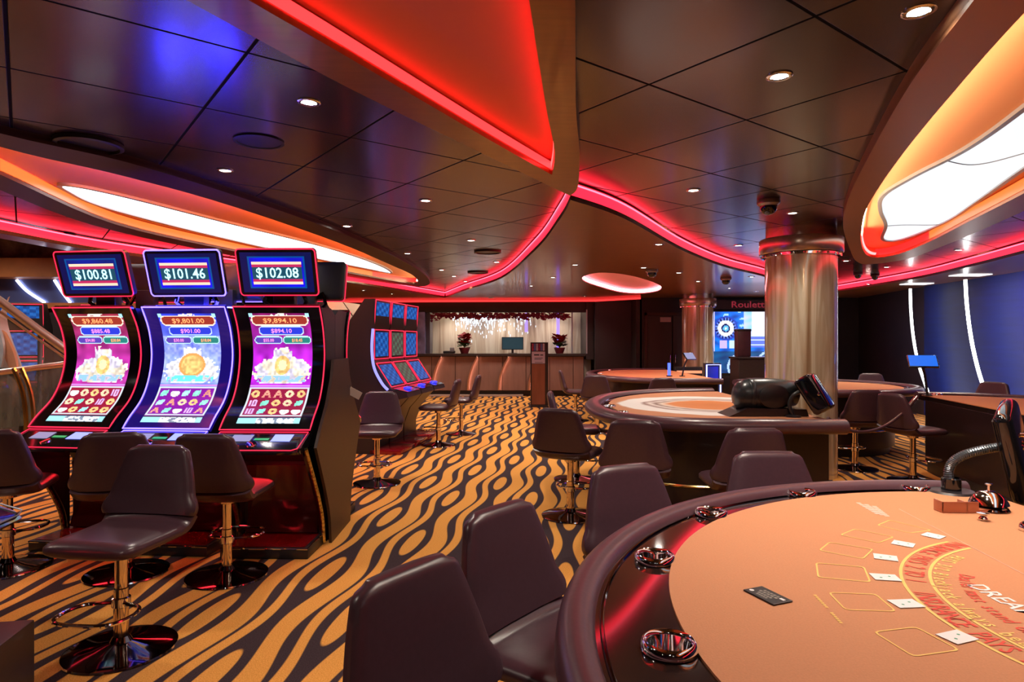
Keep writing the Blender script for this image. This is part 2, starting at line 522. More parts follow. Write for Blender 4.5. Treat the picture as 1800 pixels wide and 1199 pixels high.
# recess outlines (viewed from below)
fR_out = [(.95, -1.6), (1.05, .3), (1.25, 1.35), (1.49, 2.07), (1.71, 2.76), (2.1, 3.76), (2.6, 4.96), (3.2, 6.2), (4.09, 7.76), (4.75, 8.85), (5.12, 9.2), (5.3, 8.6), (4.98, 7.4), (4.63, 6.3), (4.2, 5.05), (3.7, 3.6), (3.2, 2.2), (2.9, .5), (2.7, -1.6), (1.8, -2.6)]
fR_in = [(1.22, -1.5), (1.32, .3), (1.52, 1.45), (1.72, 2.16), (1.96, 2.86), (2.25, 3.65), (2.63, 4.6), (3.05, 5.55), (3.75, 6.9), (4.40, 8.0), (4.78, 8.45), (4.88, 8.1), (4.62, 7.1), (4.22, 5.95), (3.81, 4.77), (3.3, 3.4), (2.8, 2.1), (2.6, .5), (2.45, -1.4), (1.8, -2.2)]
fR_pan = [(1.55, -1.2), (1.75, .4), (2.25, 2.1), (2.71, 3.4), (2.93, 4.17), (3.02, 4.86), (3.16, 5.5), (3.50, 6.13), (4.0, 6.9), (4.45, 7.75), (4.70, 8.0), (4.78, 7.75), (4.55, 6.7), (4.18, 5.75), (3.70, 4.6), (3.2, 3.3), (2.62, 2.0), (2.4, .5), (2.2, -1.2), (1.85, -1.7)]  # panel lengthened behind the camera to light the near table and chairs
fL_out = [(-2.95, 2.6), (-2.71, 3.4), (-2.37, 3.95), (-2.08, 4.9), (-1.74, 6.53), (-1.52, 8.56), (-1.45, 10.6), (-1.60, 12.4), (-1.95, 12.9), (-2.6, 11.6), (-3.15, 9.8), (-3.68, 8.0), (-3.98, 6.1), (-3.62, 4.2), (-3.4, 3.0), (-3.2, 2.4)]
fL_in = [(-3.05, 3.1), (-2.86, 3.75), (-2.58, 4.3), (-2.28, 5.25), (-1.94, 7.2), (-1.76, 9.2), (-1.66, 10.8), (-1.80, 12.2), (-2.02, 12.1), (-2.42, 11.1), (-2.92, 9.5), (-3.45, 7.7), (-3.74, 6.05), (-3.38, 4.23), (-3.24, 3.4), (-3.12, 2.9)]
fL_pan = [(-3.56, 5.10), (-3.34, 5.45), (-2.98, 6.71), (-2.5, 8.29), (-2.24, 9.72), (-2.14, 11.0), (-2.22, 11.8), (-2.50, 11.0), (-2.88, 9.9), (-3.45, 7.97), (-3.80, 6.1), (-3.70, 5.3)]
fRo, fRi, fRp = cr(fR_out, 5, True), cr(fR_in, 5, True), cr(fR_pan, 6, True)
fLo, fLi, fLp = cr(fL_out, 5, True), cr(fL_in, 5, True), cr(fL_pan, 6, True)

# upper panelled ceiling
outer = [(-5.6, -5), (7.4, -5), (7.6, 2.5), (7.9, 7), (8.3, 11), (8.4, 15.3), (5.0, 15.3), (-1.9, 16.8), (-3.6, 12.2), (-4.5, 10.1), (-5.3, 8.3), (-5.5, 6.5), (-5.6, 3.5)]
struct(plate('ceiling', outer, [[(x * 1.064, y * 1.064) for x, y in fRi], [(x * 1.091, y * 1.091) for x, y in fLi]], ZB, ZB + .06, M['ceil'], sm=0))
struct(plate('ceiling_slab', [(-11, -6), (11, -6), (11, 20), (-11, 20)], [], 3.45, 3.5, M['blackm'], sm=0))

# brown soffit round the panelled ceiling
oval = cr([(1.22, 11.0), (1.40, 10.35), (1.85, 10.6), (2.5, 11.7), (3.05, 13.1), (3.2, 14.3), (2.95, 14.9), (2.45, 14.5), (1.75, 13.0), (1.35, 11.9)], 5, True)
oval = orient(oval)
back = [(9.3, -5), (9.3, 18.9), (-5.35, 18.9), (-5.35, 8.9), (-5.5, 6.6), (-5.62, 3.5)]
struct(plate('ceiling_soffit', edge + back, [oval], ZS, ZS + .03, M['soffit'], sm=0))
n_trim = [0]
def trim(bm, m, sm=30):
    n_trim[0] += 1
    return struct(bm2('trim_%d' % n_trim[0], bm, m, sm=sm))
for path in (sL, sC, sA, sR):
    bm = bmesh.new(); ribbon(bm, path, ZS - .005, ZS + .035)
    trim(bm, M['soffit_edge'])
    bm = bmesh.new(); ribbon(bm, path, ZS + .032, ZB - .012, d0=-.02, d1=.0)      # fascia above the edge, glowing in place of the cove light on it
    trim(bm, M['red_cove'])
    bm = bmesh.new(); ribbon(bm, path, ZB - .035, ZB - .022, d0=.004, d1=.006)      # pink glowing line painting the bright cove reflection at its top
    trim(bm, M['pink_line'])
# pink oval recess in the soffit
M['pinkwhite'] = mat('pale_pink_paint', (.85, .50, .50), .6)
bm = bmesh.new(); ribbon(bm, oval, ZS, ZS + .10, closed=True)
trim(bm, M['pinkwhite'])
struct(plate('ceiling_oval_recess', inset_closed(oval, -.05), [], ZS + .10, ZS + .12, M['pinkwhite'], sm=0))
bm = bmesh.new(); ribbon(bm, oval, ZS + .02, ZS + .085, closed=True, d0=.004, d1=.012)
trim(bm, em('pink_cove_led', (1.0, .20, .24), 12.0))
# thin red light line where the soffit meets the back wall fascia
bm = bmesh.new()
for a, b in (((-5.3, 17.35), (2.2, 16.95)), ((2.2, 16.95), (3.2, 15.95))):
    ribbon(bm, [a, b], ZS - .06, ZS - .005)
trim(bm, em('thin_red_line', (1.0, .03, .03), 1.3))

# central leaf coffer
lo = [(-1.35, 1.45), (-1.05, 2.07), (-.73, 2.75), (-.31, 3.52), (.08, 4.22), (.44, 4.86), (.47, 4.60), (.40, 3.8), (.31, 3.1), (.24, 2.43), (.16, 1.7), (.02, .9), (-.3, .2), (-1.0, -.2), (-1.5, .4)]
li = [(-1.10, 1.55), (-.85, 2.07), (-.65, 2.46), (-.28, 3.2), (0.0, 3.75), (.265, 4.25), (.25, 3.75), (.17, 3.1), (.10, 2.48), (.02, 1.8), (-.1, 1.2), (-.4, .6), (-.9, .3), (-1.2, .8)]
def piece(p, cut):            # keep the corner at index cut sharp
    q = p[cut:] + p[:cut + 1]
    return cr(q, 6)[:-1]
leafO, leafI = piece(lo, 5), piece(li, 5)
struct(plate('ceiling_coffer_rim', leafO, [leafI], ZS, ZS + .03, M['soffit'], sm=0))
bm = bmesh.new(); ribbon(bm, leafO, ZS + .02, ZB, closed=True)
trim(bm, M['soffit_edge'])
bm = bmesh.new(); ribbon(bm, leafI, ZS + .025, 2.683, closed=True)
trim(bm, M['red_paint'])
struct(plate('ceiling_coffer_top', inset_closed(leafI, -.06), [], 2.70, 2.72, M['red_paint'], sm=0))
k0 = min(range(len(leafI)), key=lambda i: (leafI[i][0] - .265) ** 2 + (leafI[i][1] - 4.25) ** 2)
k1 = min(range(len(leafI)), key=lambda i: (leafI[i][0] + 1.10) ** 2 + (leafI[i][1] - 1.55) ** 2)
left_run = (leafI[k1:] + leafI[:k0 + 1]) if k1 > k0 else leafI[k1:k0 + 1]
bm = bmesh.new(); ribbon(bm, left_run, ZS + .03, ZS + .080, d0=.006, d1=.006)
trim(bm, em('coffer_red_wall_glow', (1.0, .017, .018), 3.4))  # left wall strip glows red in place of hidden LED light on it
right_run = leafI[k0:k0 + 22] if k0 + 22 <= len(leafI) else leafI[k0:] + leafI[:22 - (len(leafI) - k0)]
bm = bmesh.new(); ribbon(bm, right_run, ZS + .04, ZS + .07, d0=.006, d1=.01)
trim(bm, em('coffer_red_led_weak', (1.0, .03, .03), 5.5))

# two long light features: rim, recess, warm leds behind the lip and a free-form luminous panel
def feature(tag_, O, I, Pn, rim_m, zr, ztop, strips, wall_m):
    zpan = ztop - .012
    k_ = (zr - H) / (ZS - H); O = [(x * k_, y * k_) for x, y in O]; I = [(x * k_, y * k_) for x, y in I]; q_ = (zpan - H) / 1.25; Pn = [(x * q_, y * q_) for x, y in Pn]
    struct(plate('ceiling_' + tag_ + '_rim', O, [I], zr, zr + .03, rim_m, sm=0))
    bm = bmesh.new(); ribbon(bm, O, zr + .02, ZB, closed=True)
    trim(bm, M['soffit_trim'] if tag_ == 'right' else M['soffit_edge'])
    bm = bmesh.new(); ribbon(bm, I, zr + .025, ztop, closed=True)
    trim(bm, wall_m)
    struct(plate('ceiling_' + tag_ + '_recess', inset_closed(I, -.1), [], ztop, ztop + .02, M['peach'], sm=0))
    for i0, i1, mm, za, zb in strips:
        za += zr - ZS; zb += zr - ZS
        run = [I[i % len(I)] for i in range(i0, i1)]
        bm = bmesh.new(); ribbon(bm, run, za, zb, d0=.008, d1=.02)
        trim(bm, mm)
    root = empty('luminous_ceiling_panel', (0, 0, 0))
    link('light_sheet', flat_mesh(inset_closed(Pn, .012), [], zpan, zpan + .010), M['white_panel'], root, 0)
    link('panel_frame', flat_mesh(Pn, [inset_closed(Pn, .035)], zpan - .014, zpan + .012), M['grey_sil'], root, 0)
    return root
fRo, fRi, fRp, fLo, fLi, fLp = map(orient, (fRo, fRi, fRp, fLo, fLi, fLp))
def near(I, x, y): return min(range(len(I)), key=lambda i: (I[i][0] - x) ** 2 + (I[i][1] - y) ** 2)
a, b, c, d = near(fRi, 1.96, 2.86), near(fRi, 3.75, 6.9), near(fRi, 4.78, 8.45), near(fRi, 4.62, 7.1)
def rng(i, j, n): return (i, j if j > i else j + n)
n = len(fRi); a = near(fRi, 1.32, .3)
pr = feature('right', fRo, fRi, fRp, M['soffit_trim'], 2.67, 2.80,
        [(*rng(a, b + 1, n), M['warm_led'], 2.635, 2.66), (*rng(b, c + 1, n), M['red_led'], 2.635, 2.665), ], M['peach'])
n = len(fRi)
Rk = (2.67 - H) / (ZS - H)
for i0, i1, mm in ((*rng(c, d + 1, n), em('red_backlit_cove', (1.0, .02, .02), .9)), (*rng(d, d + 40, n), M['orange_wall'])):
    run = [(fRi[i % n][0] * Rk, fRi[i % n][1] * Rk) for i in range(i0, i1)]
    bm = bmesh.new(); ribbon(bm, run, 2.70, 2.79, d0=.006, d1=.006); trim(bm, mm)  # wall strips whose glow paints the cove light falling there
for ch in pr.children:
    if ch.name.startswith('light_sheet'): ch.data.materials[0] = M['white_panel_r']
for q_ in ([(1660, 282), (1700, 290), (1740, 286), (1800, 270)], [(1555, 398), (1590, 396), (1640, 396), (1665, 392)]):
    bm = bmesh.new(); tube(bm, [at(px, py, 2.785) for px, py in cr(q_, 5)], .005, 5); bm2('seam_line', bm, M['grey_sil'], pr)
setp(pr, 'white free-form light panel in the copper-rimmed ceiling recess at upper right', 'ceiling light')
n = len(fLi)
a, b, c, d, e2 = near(fLi, -2.86, 3.75), near(fLi, -1.76, 9.2), near(fLi, -1.80, 12.2), near(fLi, -2.42, 11.1), near(fLi, -3.38, 4.23)
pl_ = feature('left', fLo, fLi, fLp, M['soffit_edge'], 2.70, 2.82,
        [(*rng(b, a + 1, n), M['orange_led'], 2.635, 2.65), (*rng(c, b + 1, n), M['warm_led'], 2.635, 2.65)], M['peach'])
Lk = (2.70 - H) / (ZS - H)
for i0, i1, mm in ((*rng(d, c + 1, n), em('red_wall_glow_l', (1.0, .03, .03), .9)), (*rng(e2, d + 1, n), M['orange_wall']), (*rng(a, e2 + 1, n), em('red_orange_wall_glow_l', (1.0, .06, .02), .9))):
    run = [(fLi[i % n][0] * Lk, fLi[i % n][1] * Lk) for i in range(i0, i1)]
    bm = bmesh.new(); ribbon(bm, run, 2.73, 2.81, d0=.006, d1=.006); trim(bm, mm)  # glowing wall strips in place of cove light on the left recess
setp(pl_, 'long white light panel in the orange ceiling recess above the slot machines', 'ceiling light')

# walls
Wr = cr(WR, 6)
kb = next(i for i, p in enumerate(Wr) if p[1] > 12.75)
for nm_, seg_, mm in (('wall_right', Wr[:kb + 1], 'wall_blue'), ('wall_right_dark', Wr[kb:], 'wall_dark')):
    bm = bmesh.new(); ribbon(bm, seg_, 0, ZB + .1); ribbon(bm, inset(seg_, -.15), 0, ZB + .1)
    struct(bm2(nm_, bm, M[mm]))
bm = bmesh.new(); box(bm, -11, 11, 19.0, 19.15, 0, 3.45)
struct(bm2('wall_back', bm, M['wall_dark'], sm=0))
bm = bmesh.new(); box(bm, -11, 11, -5.6, -5.45, 0, 3.45)
struct(bm2('wall_front', bm, mat('mauve_wall', (.22, .14, .18), .6), sm=0))
bm = bmesh.new(); box(bm, -11.1, -11, -6, 19, 0, 3.45)
struct(bm2('wall_left', bm, M['wall_dark'], sm=0))
# dark wall block beside the cashier with the double door, roulette wall, dark corner wall
bm = bmesh.new(); box(bm, 2.20, 3.25, 16.95, 17.2, 0, ZS); box(bm, 3.25, 5.0, 16.3, 16.5, 0, ZS); box(bm, 3.15, 3.3, 16.3, 17.2, 0, ZS)
struct(bm2('wall_back_dark', bm, M['wall_dark'], sm=0))
bm = bmesh.new(); box(bm, 5.0, 9.4, 16.35, 16.6, 0, ZS)
struct(bm2('wall_back_right', bm, M['wall_dark'], sm=0))
bm = bmesh.new()
box(bm, 3.42, 4.05, 16.24, 16.30, 0, 2.15, .01); box(bm, 4.08, 4.72, 16.24, 16.30, 0, 2.15, .01)
dr = struct(bm2('door_1', bm, M['doorm'], sm=0))
bm = bmesh.new(); box(bm, 3.36, 3.42, 16.22, 16.3, 0, 2.22); box(bm, 4.72, 4.78, 16.22, 16.3, 0, 2.22); box(bm, 3.36, 4.78, 16.22, 16.3, 2.15, 2.22)
bm2('door_frame', bm, M['soffit_edge'], dr, 0)
for x in (4.0, 4.13):
    bm = bmesh.new(); tube(bm, [(x, 16.2, .95), (x, 16.2, 1.15)], .012); bm2('door_handle', bm, M['chrome'], dr)
bm = bmesh.new(); box(bm, 3.75, 4.02, 16.225, 16.24, 1.98, 2.10)
setp(bm2('door_sign', bm, M['paper'], sm=0), 'small pale sign plate on the dark double door', 'sign')

# left stair hall behind the balustrade: banded wall at the far end
bm = bmesh.new(); box(bm, -11, -5.0, 10.5, 10.7, 0, 2.05)
struct(bm2('wall_left_hall', bm, M['wall_dark'], sm=0))
bm = bmesh.new(); box(bm, -11, -5.0, 10.42, 10.7, 2.03, 2.12); box(bm, -11, -5.0, 10.2, 10.7, 2.52, 2.82)
trim(bm, M['orange_trim'], 0)
bm = bmesh.new(); box(bm, -11, -5.0, 10.55, 10.7, 2.12, 2.52)
struct(bm2('wall_left_hall_band', bm, M['blue_dim'], sm=0))
bm = bmesh.new(); box(bm, -11, -5.0, 10.5, 10.7, 2.82, 3.45)
struct(bm2('wall_left_hall_top', bm, mat('cluttered_bulkhead', (.42, .34, .28), .35, .4, .8, 5, bump=1), sm=0))
for xs in ([(-8.12, 2.5), (-7.95, 2.32), (-7.66, 2.13)], [(-7.5, 2.5), (-7.37, 2.3), (-7.24, 2.13)]):
    bm = bmesh.new(); tube(bm, [(p[0], 10.52, p[1]) for p in cr(xs, 6)], .022, 6)
    trim(bm, em('hall_arc_led', (.75, .8, 1), 3.0))

# arched white light fins on the blue wall
def fin(pts, n_):
    root = empty('wall_light_fin', (0, 0, 0))
    P3 = []
    for px, py, Y in pts: P3.append(at(px, py, Y=Y))
    P3 = cr(P3, 8)
    bm = bmesh.new(); tube(bm, P3, .026, 8); bm2('light_tube', bm, M['white_led'], root)
    bm = bmesh.new()
    a = [bm.verts.new((p[0] + .10, p[1] + .10, p[2])) for p in P3]; b = [bm.verts.new((p[0] - .05, p[1] - .03, p[2])) for p in P3]
    for i in range(len(P3) - 1):
        bm.faces.new((a[i], a[i + 1], b[i + 1], b[i]))
    bm2('backing_fin', bm, M['blackm'], root)
    return root
f1 = fin([(1600, 508, 12.6), (1601, 545, 12.6), (1605, 590, 12.5), (1612, 630, 12.4), (1622, 664, 12.3), (1640, 710, 12.1), (1668, 755, 11.8)], 1)
setp(f1, 'arched white light strip on the wall, the one further from the camera', 'wall light', 'arched wall lights')
f2 = fin([(1697, 492, 10.9), (1699, 530, 10.9), (1704, 575, 10.85), (1712, 620, 10.7), (1726, 672, 10.5), (1748, 725, 10.3), (1775, 770, 10.0)], 2)
setp(f2, 'arched white light strip on the blue wall nearest to the right edge', 'wall light', 'arched wall lights')
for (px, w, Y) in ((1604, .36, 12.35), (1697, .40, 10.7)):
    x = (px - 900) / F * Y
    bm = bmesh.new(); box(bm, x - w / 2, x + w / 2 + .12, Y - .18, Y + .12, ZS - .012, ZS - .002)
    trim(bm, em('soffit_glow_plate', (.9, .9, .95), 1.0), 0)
# blue spots added to tint and brighten the wall, without fixtures
for (x, y, tx, ty, e) in ((6.9, 9.6, 8.3, 10.2, 110), (7.0, 8.2, 8.0, 8.9, 110)):
    ld = bpy.data.lights.new('added_blue_spot', 'SPOT'); ld.energy = e; ld.color = (.03, .16, 1.0); ld.spot_size = 1.9; ld.spot_blend = 1; ld.shadow_soft_size = .15
    lo_ = bpy.data.objects.new('added_blue_spot', ld); COL.objects.link(lo_)
    lo_.location = (x, y, 2.5); d_ = Vector((tx, ty, 1.4)) - Vector((x, y, 2.5)); lo_.rotation_euler = d_.to_track_quat('-Z', 'Y').to_euler()

# ------------------------------------------------------------------ columns
def column(x, y, r, zt, label):
    root = empty('column', (x, y, 0), 0, label, 'column', 'veneered columns')
    bm = bmesh.new(); n = 64
    prof = [(r, .0), (r, zt - .31)]
    lathe(bm, [(0, 0)] + prof, n); bm2('shaft', bm, M['column'], root)
    bm = bmesh.new(); lathe(bm, [(r + .01, zt - .315), (r + .028, zt - .31), (r + .028, zt - .282), (r, zt - .277), (r, zt - .27)], n)
    for k in range(20):
        t = 2 * PI * k / 20; lathe(bm, [(0, -.012), (.018, -.008), (.018, .008), (0, .012)], 8, ((r + .03) * math.cos(t), (r + .03) * math.sin(t), zt - .296))
    bm2('stud_ring', bm, M['chrome'], root)
    bm = bmesh.new(); lathe(bm, [(r, zt - .277), (r + .055, zt - .275), (r + .062, zt - .265), (r + .062, zt - .115), (r + .055, zt - .105), (r - .03, zt - .10)], n); bm2('capital', bm, M['bronze'], root)
    bm = bmesh.new(); lathe(bm, [(r - .01, zt - .11), (r - .01, zt)], n); bm2('neck', bm, M['bronze'], root)
    return root
column(3.26, 7.25, .378, ZB, 'large round column in streaked gold veneer beside the roulette table')
column(4.40, 15.2, .365, ZS, 'smaller-looking round gold veneer column far behind, beside the video wall')

# ------------------------------------------------------------------ downlights, speakers, cameras
dl = empty('recessed_downlight', (0, 0, 0))
bm = bmesh.new(); lathe(bm, [(.038, .0), (.040, -.006), (.052, -.008), (.060, -.004), (.060, .002)], 24); bm2('trim_ring', bm, M['chrome'], dl)
bm = bmesh.new(); lathe(bm, [(0, -.003), (.038, -.002)], 20); bm2('lens', bm, M['lens'], dl)
def spot(parent, W, size=2.3):
    ld = bpy.data.lights.new('bulb', 'SPOT'); ld.energy = W; ld.color = (1, .86, .72); ld.spot_size = size; ld.spot_blend = .8; ld.shadow_soft_size = .05
    l = bpy.data.objects.new('bulb', ld); COL.objects.link(l); l.parent = parent; l.location = (0, 0, -.02)
    return l
spot(dl, SPOT_W)
DB = [(543, 180), (396, 300), (748, 353), (610, 398), (1370, 134), (1615, 20), (1219, 335), (1298, 432), (1393, 375), (1176, 412), (828, 423), (873, 461), (716, 446), (776, 475), (798, 486), (818, 495),
      (1487, 459), (1471, 490), (1558, 470), (1616, 478), (1685, 440), (1727, 455)]
DS = [(1011, 466), (972, 488), (934, 503), (1131, 471), (1193, 480), (1227, 495), (1158, 430), (1282, 507), (1329, 513), (1321, 487), (1027, 521), (639, 511), (689, 517), (607, 525), (588, 530), (863, 524), (1526, 500)]
words_b = ['left of the red coffer', 'above the left light feature', 'right below the red coffer edge', 'beside the tip of the left light feature', 'right of the red coffer, second largest', 'at the upper right, largest of all', 'above the apex cove, in front of the column', 'in the blue reflection beside the column', 'above the column capital', 'beside the right red cove',
           'left of the curved red cove', 'further along the curved red cove', 'behind the left light feature tip', 'small one near the red cusp', 'smaller one nearer the red cusp', 'smallest one at the red cusp',
           'right of the column capital', 'just right of the column shaft', 'under the copper rim tip', 'near the far wall light', 'above the nearer wall light', 'near the right red cove end']
first = True
def put_dl(loc, label, grp, W=None):
    global first
    o = dl if first else copy_tree(dl)
    first = False
    o.location = loc; setp(o, label, 'downlight', grp)
for (px, py), w in zip(DB, words_b):
    put_dl(at(px, py, ZB - .001), 'round downlight in the dark panelled ceiling, ' + w, 'downlights in the dark panelled ceiling')
words_s = ['in front of the pink oval', 'left of the pink oval', 'leftmost before the thin red line', 'right of the pink oval', 'between pink oval and far column', 'directly over the far column capital', 'near the right red cove edge', 'right of the far column', 'beside the big column shaft', 'beside the cove near the big column', 'at the thin red line above the cashier',
           'on the left soffit by the tall red cove', 'largest on the left soffit', 'left of the pair on the left soffit', 'furthest left on the left soffit', 'over the cashier counter', 'at the right soffit beyond the column']
for (px, py), w in zip(DS, words_s):
    put_dl(at(px, py, ZS - .001), 'round downlight in the brown soffit, ' + w, 'downlights in the brown soffit')
# downlights added outside the picture to light the near tables and chairs
for x, y, w_ in ((1.1, 1.9, 'over the near card table'), (-1.9, 1.1, 'left of the red coffer'), (-.3, -1.9, 'behind the camera'), (-3.3, 1.4, 'over the left edge machines'), (-2.2, -1.6, 'far behind on the left'), (.5, -2.6, 'furthest behind'), (4.2, .2, 'right of the copper rim'), (-4.6, 3.2, 'above the stair side')):
    z_ = ZB - .001
    put_dl((x, y, z_), 'round downlight added in the dark panelled ceiling, outside the picture, ' + w_, 'added downlights outside the picture')

for x, y, z_, e_ in ((-6.3, 8.6, 3.3, 90), (-8.2, 8.8, 3.3, 90), (-6.0, 6.4, 3.3, 90), (-7.6, 6.2, 3.3, 60)):  # spots added to brighten the dark hall, without fixtures
    ld = bpy.data.lights.new('hall_fill_spot', 'SPOT'); ld.energy = e_; ld.color = (1, .88, .76); ld.spot_size = 2.6; ld.spot_blend = .8; ld.shadow_soft_size = .08
    l_ = bpy.data.objects.new('hall_fill_spot', ld); COL.objects.link(l_); l_.location = (x, y, z_)
def disc_speaker(px, py, r, name, label, cat, lip):
    x, y, _ = at(px, py, ZB - .002)
    root = empty(name, (x, y, ZB - .002), 0, label, cat)
    bm = bmesh.new(); lathe(bm, [(r * .86, -.002), (r * .88, -lip), (r, -lip * .8), (r, 0)], 40); bm2('rim', bm, M['blackm'], root)
    bm = bmesh.new(); lathe(bm, [(0, -lip * .5), (r * .87, -lip * .4)], 40); bm2('grille', bm, M['blackm'], root)
disc_speaker(157, 251, .19, 'ceiling_speaker', 'large raised round speaker in the ceiling at upper left', 'ceiling speaker', .03)
disc_speaker(455, 249, .15, 'ceiling_speaker', 'flush round speaker in the ceiling beside a downlight', 'ceiling speaker', .008)
disc_speaker(100, 411, .19, 'ceiling_speaker', 'round speaker by the far left red cove', 'ceiling speaker', .02)
disc_speaker(857, 443, .19, 'ceiling_speaker', 'round black speaker left of the curved red cove', 'ceiling speaker', .02)
disc_speaker(840, 479, .19, 'ceiling_speaker', 'round black speaker near the red cusp of the cove', 'ceiling speaker', .02)
def cctv(px, py, z, s, label):
    x, y, _ = at(px, py, z)
    root = empty('dome_camera', (x, y, z), 0, label, 'security camera', 'dome cameras')
    bm = bmesh.new(); lathe(bm, [(0, 0), (.075 * s, 0), (.08 * s, -.012 * s), (.078 * s, -.03 * s), (.06 * s, -.045 * s)], 28); bm2('housing', bm, mat('camera_housing_%d' % px, (.30, .24, .22), .25, .6) if s > 1 else M['blackm'], root)
    bm = bmesh.new(); lathe(bm, [(.058 * s, -.044 * s), (.056 * s, -.07 * s), (.04 * s, -.095 * s), (.02 * s, -.105 * s), (0, -.108 * s)], 24); bm2('dome', bm, M['black'], root)
cctv(1351, 352, ZB, 1.25, 'black dome camera with a pale collar hanging in front of the big column')
cctv(1146, 474, ZS, 1.2, 'black dome camera right of the pink oval')
cctv(1276, 488, ZS, 1.2, 'black dome camera between the two columns')
cctv(1508, 480, ZB, 1.0, 'black dome camera right of the column, the left of two')
cctv(1538, 483, ZB, 1.0, 'black dome camera under the copper rim, the right of two')
# ================================================================== STOOLS
def make_stool():
    root = empty('bar_stool', (0, 0, 0))
    # one curved shell split at the crease: seat, backrest; faces -y
    def ring(c, tdir, ndir, w, t, n=20, k=3.2):
        out = []
        for j in range(n):
            a = 2 * PI * (j + .5) / n
            ca, sa = math.cos(a), math.sin(a)
            u = math.copysign(abs(ca) ** (2 / k), ca) * w / 2; v = math.copysign(abs(sa) ** (2 / k), sa) * t / 2
            out.append((c[0] + u, c[1] + ndir[0] * v, c[2] + ndir[1] * v))
        return out
    path = cr([(-.235, .545), (-.10, .545), (.06, .545), (.165, .552), (.222, .60)], 5)      # seat centre line (y, z)
    wid = [.34, .43, .455, .455, .47]
    def seg(path, wf, tf):
        rings = []
        for i, (y, z) in enumerate(path):
            a = path[max(i - 1, 0)]; b = path[min(i + 1, len(path) - 1)]
            ty, tz = b[0] - a[0], b[1] - a[1]; l = math.hypot(ty, tz)
            rings.append(ring((0, y, z), None, (-tz / l, ty / l), wf(i / (len(path) - 1)), tf(i / (len(path) - 1))))
        return rings
    bm = bmesh.new()
    R = seg(path, lambda s: .46 + .04 * s - .05 * max(0, (.12 - s) / .12) ** 1.5, lambda s: .085 - .030 * max(0, (.10 - s) / .10) ** 2)
    c0 = R[0]; cx = [sum(p[i] for p in c0) / len(c0) for i in range(3)]
    R = [[(cx[0] + (p[0] - cx[0]) * .93, cx[1] - .012, cx[2] + (p[2] - cx[2]) * .55) for p in c0]] + R
    loft(bm, R); bm2('seat', bm, M['leather'], root, 50)
    bp = cr([(.218, .603), (.240, .68), (.262, .78), (.280, .87), (.292, .938)], 5)
    bm = bmesh.new()
    def bw(s): return .50 + .03 * math.sin(min(1, s / .3) * PI) - .18 * max(0, (s - .12) / .88) ** 1.15 - .05 * max(0, (s - .9) / .1) ** 2
    R = seg(bp, bw, lambda s: .092 - .030 * s - .012 * max(0, (s - .9) / .1) ** 2)
    # wrap slightly round the sitter
    R = [[(p[0], p[1] - .35 * p[0] ** 2, p[2]) for p in r] for r in R]
    c0 = R[-1]; cx = [sum(p[i] for p in c0) / len(c0) for i in range(3)]
    R.append([(cx[0] + (p[0] - cx[0]) * .93, cx[1] + (p[1] - cx[1]) * .6, cx[2] + .010) for p in c0])
    loft(bm, R); bm2('backrest', bm, M['leather'], root, 50)
    bm = bmesh.new()
    lathe(bm, [(.033, .03), (.033, .30), (.028, .305), (.028, .46), (.05, .47), (.06, .505), (0, .505)], 24); bm2('pole', bm, M['brass'], root)
    bm = bmesh.new()
    lathe(bm, [(0, 0), (.245, 0), (.250, .004), (.247, .012)], 48); b = bm2('base', bm, M['chrome'], root)
    bm = bmesh.new()
    lathe(bm, [(.246, .011), (.20, .020), (.12, .030), (.05, .045), (.036, .07)], 48); bm2('base_cover', bm, M['chrome_dark'], b)
    bm = bmesh.new()
    tube(bm, cr([(.03, -.02, .235), (.14, -.06, .235), (.17, -.16, .235), (.13, -.255, .235), (0, -.275, .235), (-.13, -.255, .235), (-.17, -.16, .235), (-.14, -.06, .235), (-.03, -.02, .235)], 5), .0095, 8)
    lathe(bm, [(.034, .21), (.042, .215), (.042, .255), (.034, .26)], 20)
    bm2('footrest', bm, M['chrome'], root)
    return root
stool0 = make_stool(); used = [False]
G1, G2, G3, G4 = 'stools at the front slot machines', 'stools at the near card table', 'stools at the roulette table', 'stools at the far tables'
def stool(x, y, fx, fy, label, group, sc=1.0):
    o = stool0 if not used[0] else copy_tree(stool0)
    used[0] = True
    o.location = (x, y, 0); o.rotation_euler = (0, 0, rz_of(fx, fy)); setp(o, label, 'bar stool', group)
    return o
stool(-1.90, 3.12, -.12, -1, 'aubergine leather swivel stool in front of the others, its empty seat facing the camera', G1)
stool(-2.49, 4.15, -.28, .96, 'stool seen from behind, half hidden by the foremost stool, at the middle slot machine', G1)
stool(-1.82, 4.10, .03, 1, 'stool seen from behind before the 102.08 slot machine', G1)
stool(-3.33, 4.24, -.3, .95, 'stool at the left edge, seen from behind, before the 100.81 slot machine', G1)
stool(-1.42, 6.75, .05, -1, 'grey-lit stool facing the camera behind the front slot bank', 'stools around the second slot bank')
stool(-1.06, 9.25, -1, .12, 'stool with pale seat edge at the nearest machine of the second slot bank', 'stools around the second slot bank')
stool(-.82, 10.35, -1, .12, 'stool with dark back at the furthest machine of the second slot bank', 'stools around the second slot bank')
stool(-.03, 1.40, .80, -.60, 'nearest stool at the card table, cut by the bottom edge', G2)
stool(.18, 1.97, .78, -.62, 'second nearest stool left of the card table rail', G2)
stool(.62, 2.60, .42, -.90, 'stool with mauve lit back, third around the card table', G2)
stool(1.28, 2.92, .02, -1, 'stool whose back rises behind the far rail of the near card table', G2)
stool(.50, 5.50, .45, .9, 'stool with an angular tall back at the left end of the roulette table', G3)
stool(.70, 6.95, 1, -.1, 'dark stool behind the angular-backed one, at the roulette table', G3)
stool(.92, 4.78, .2, .98, 'stool seen from behind at the near left of the roulette table', G3)
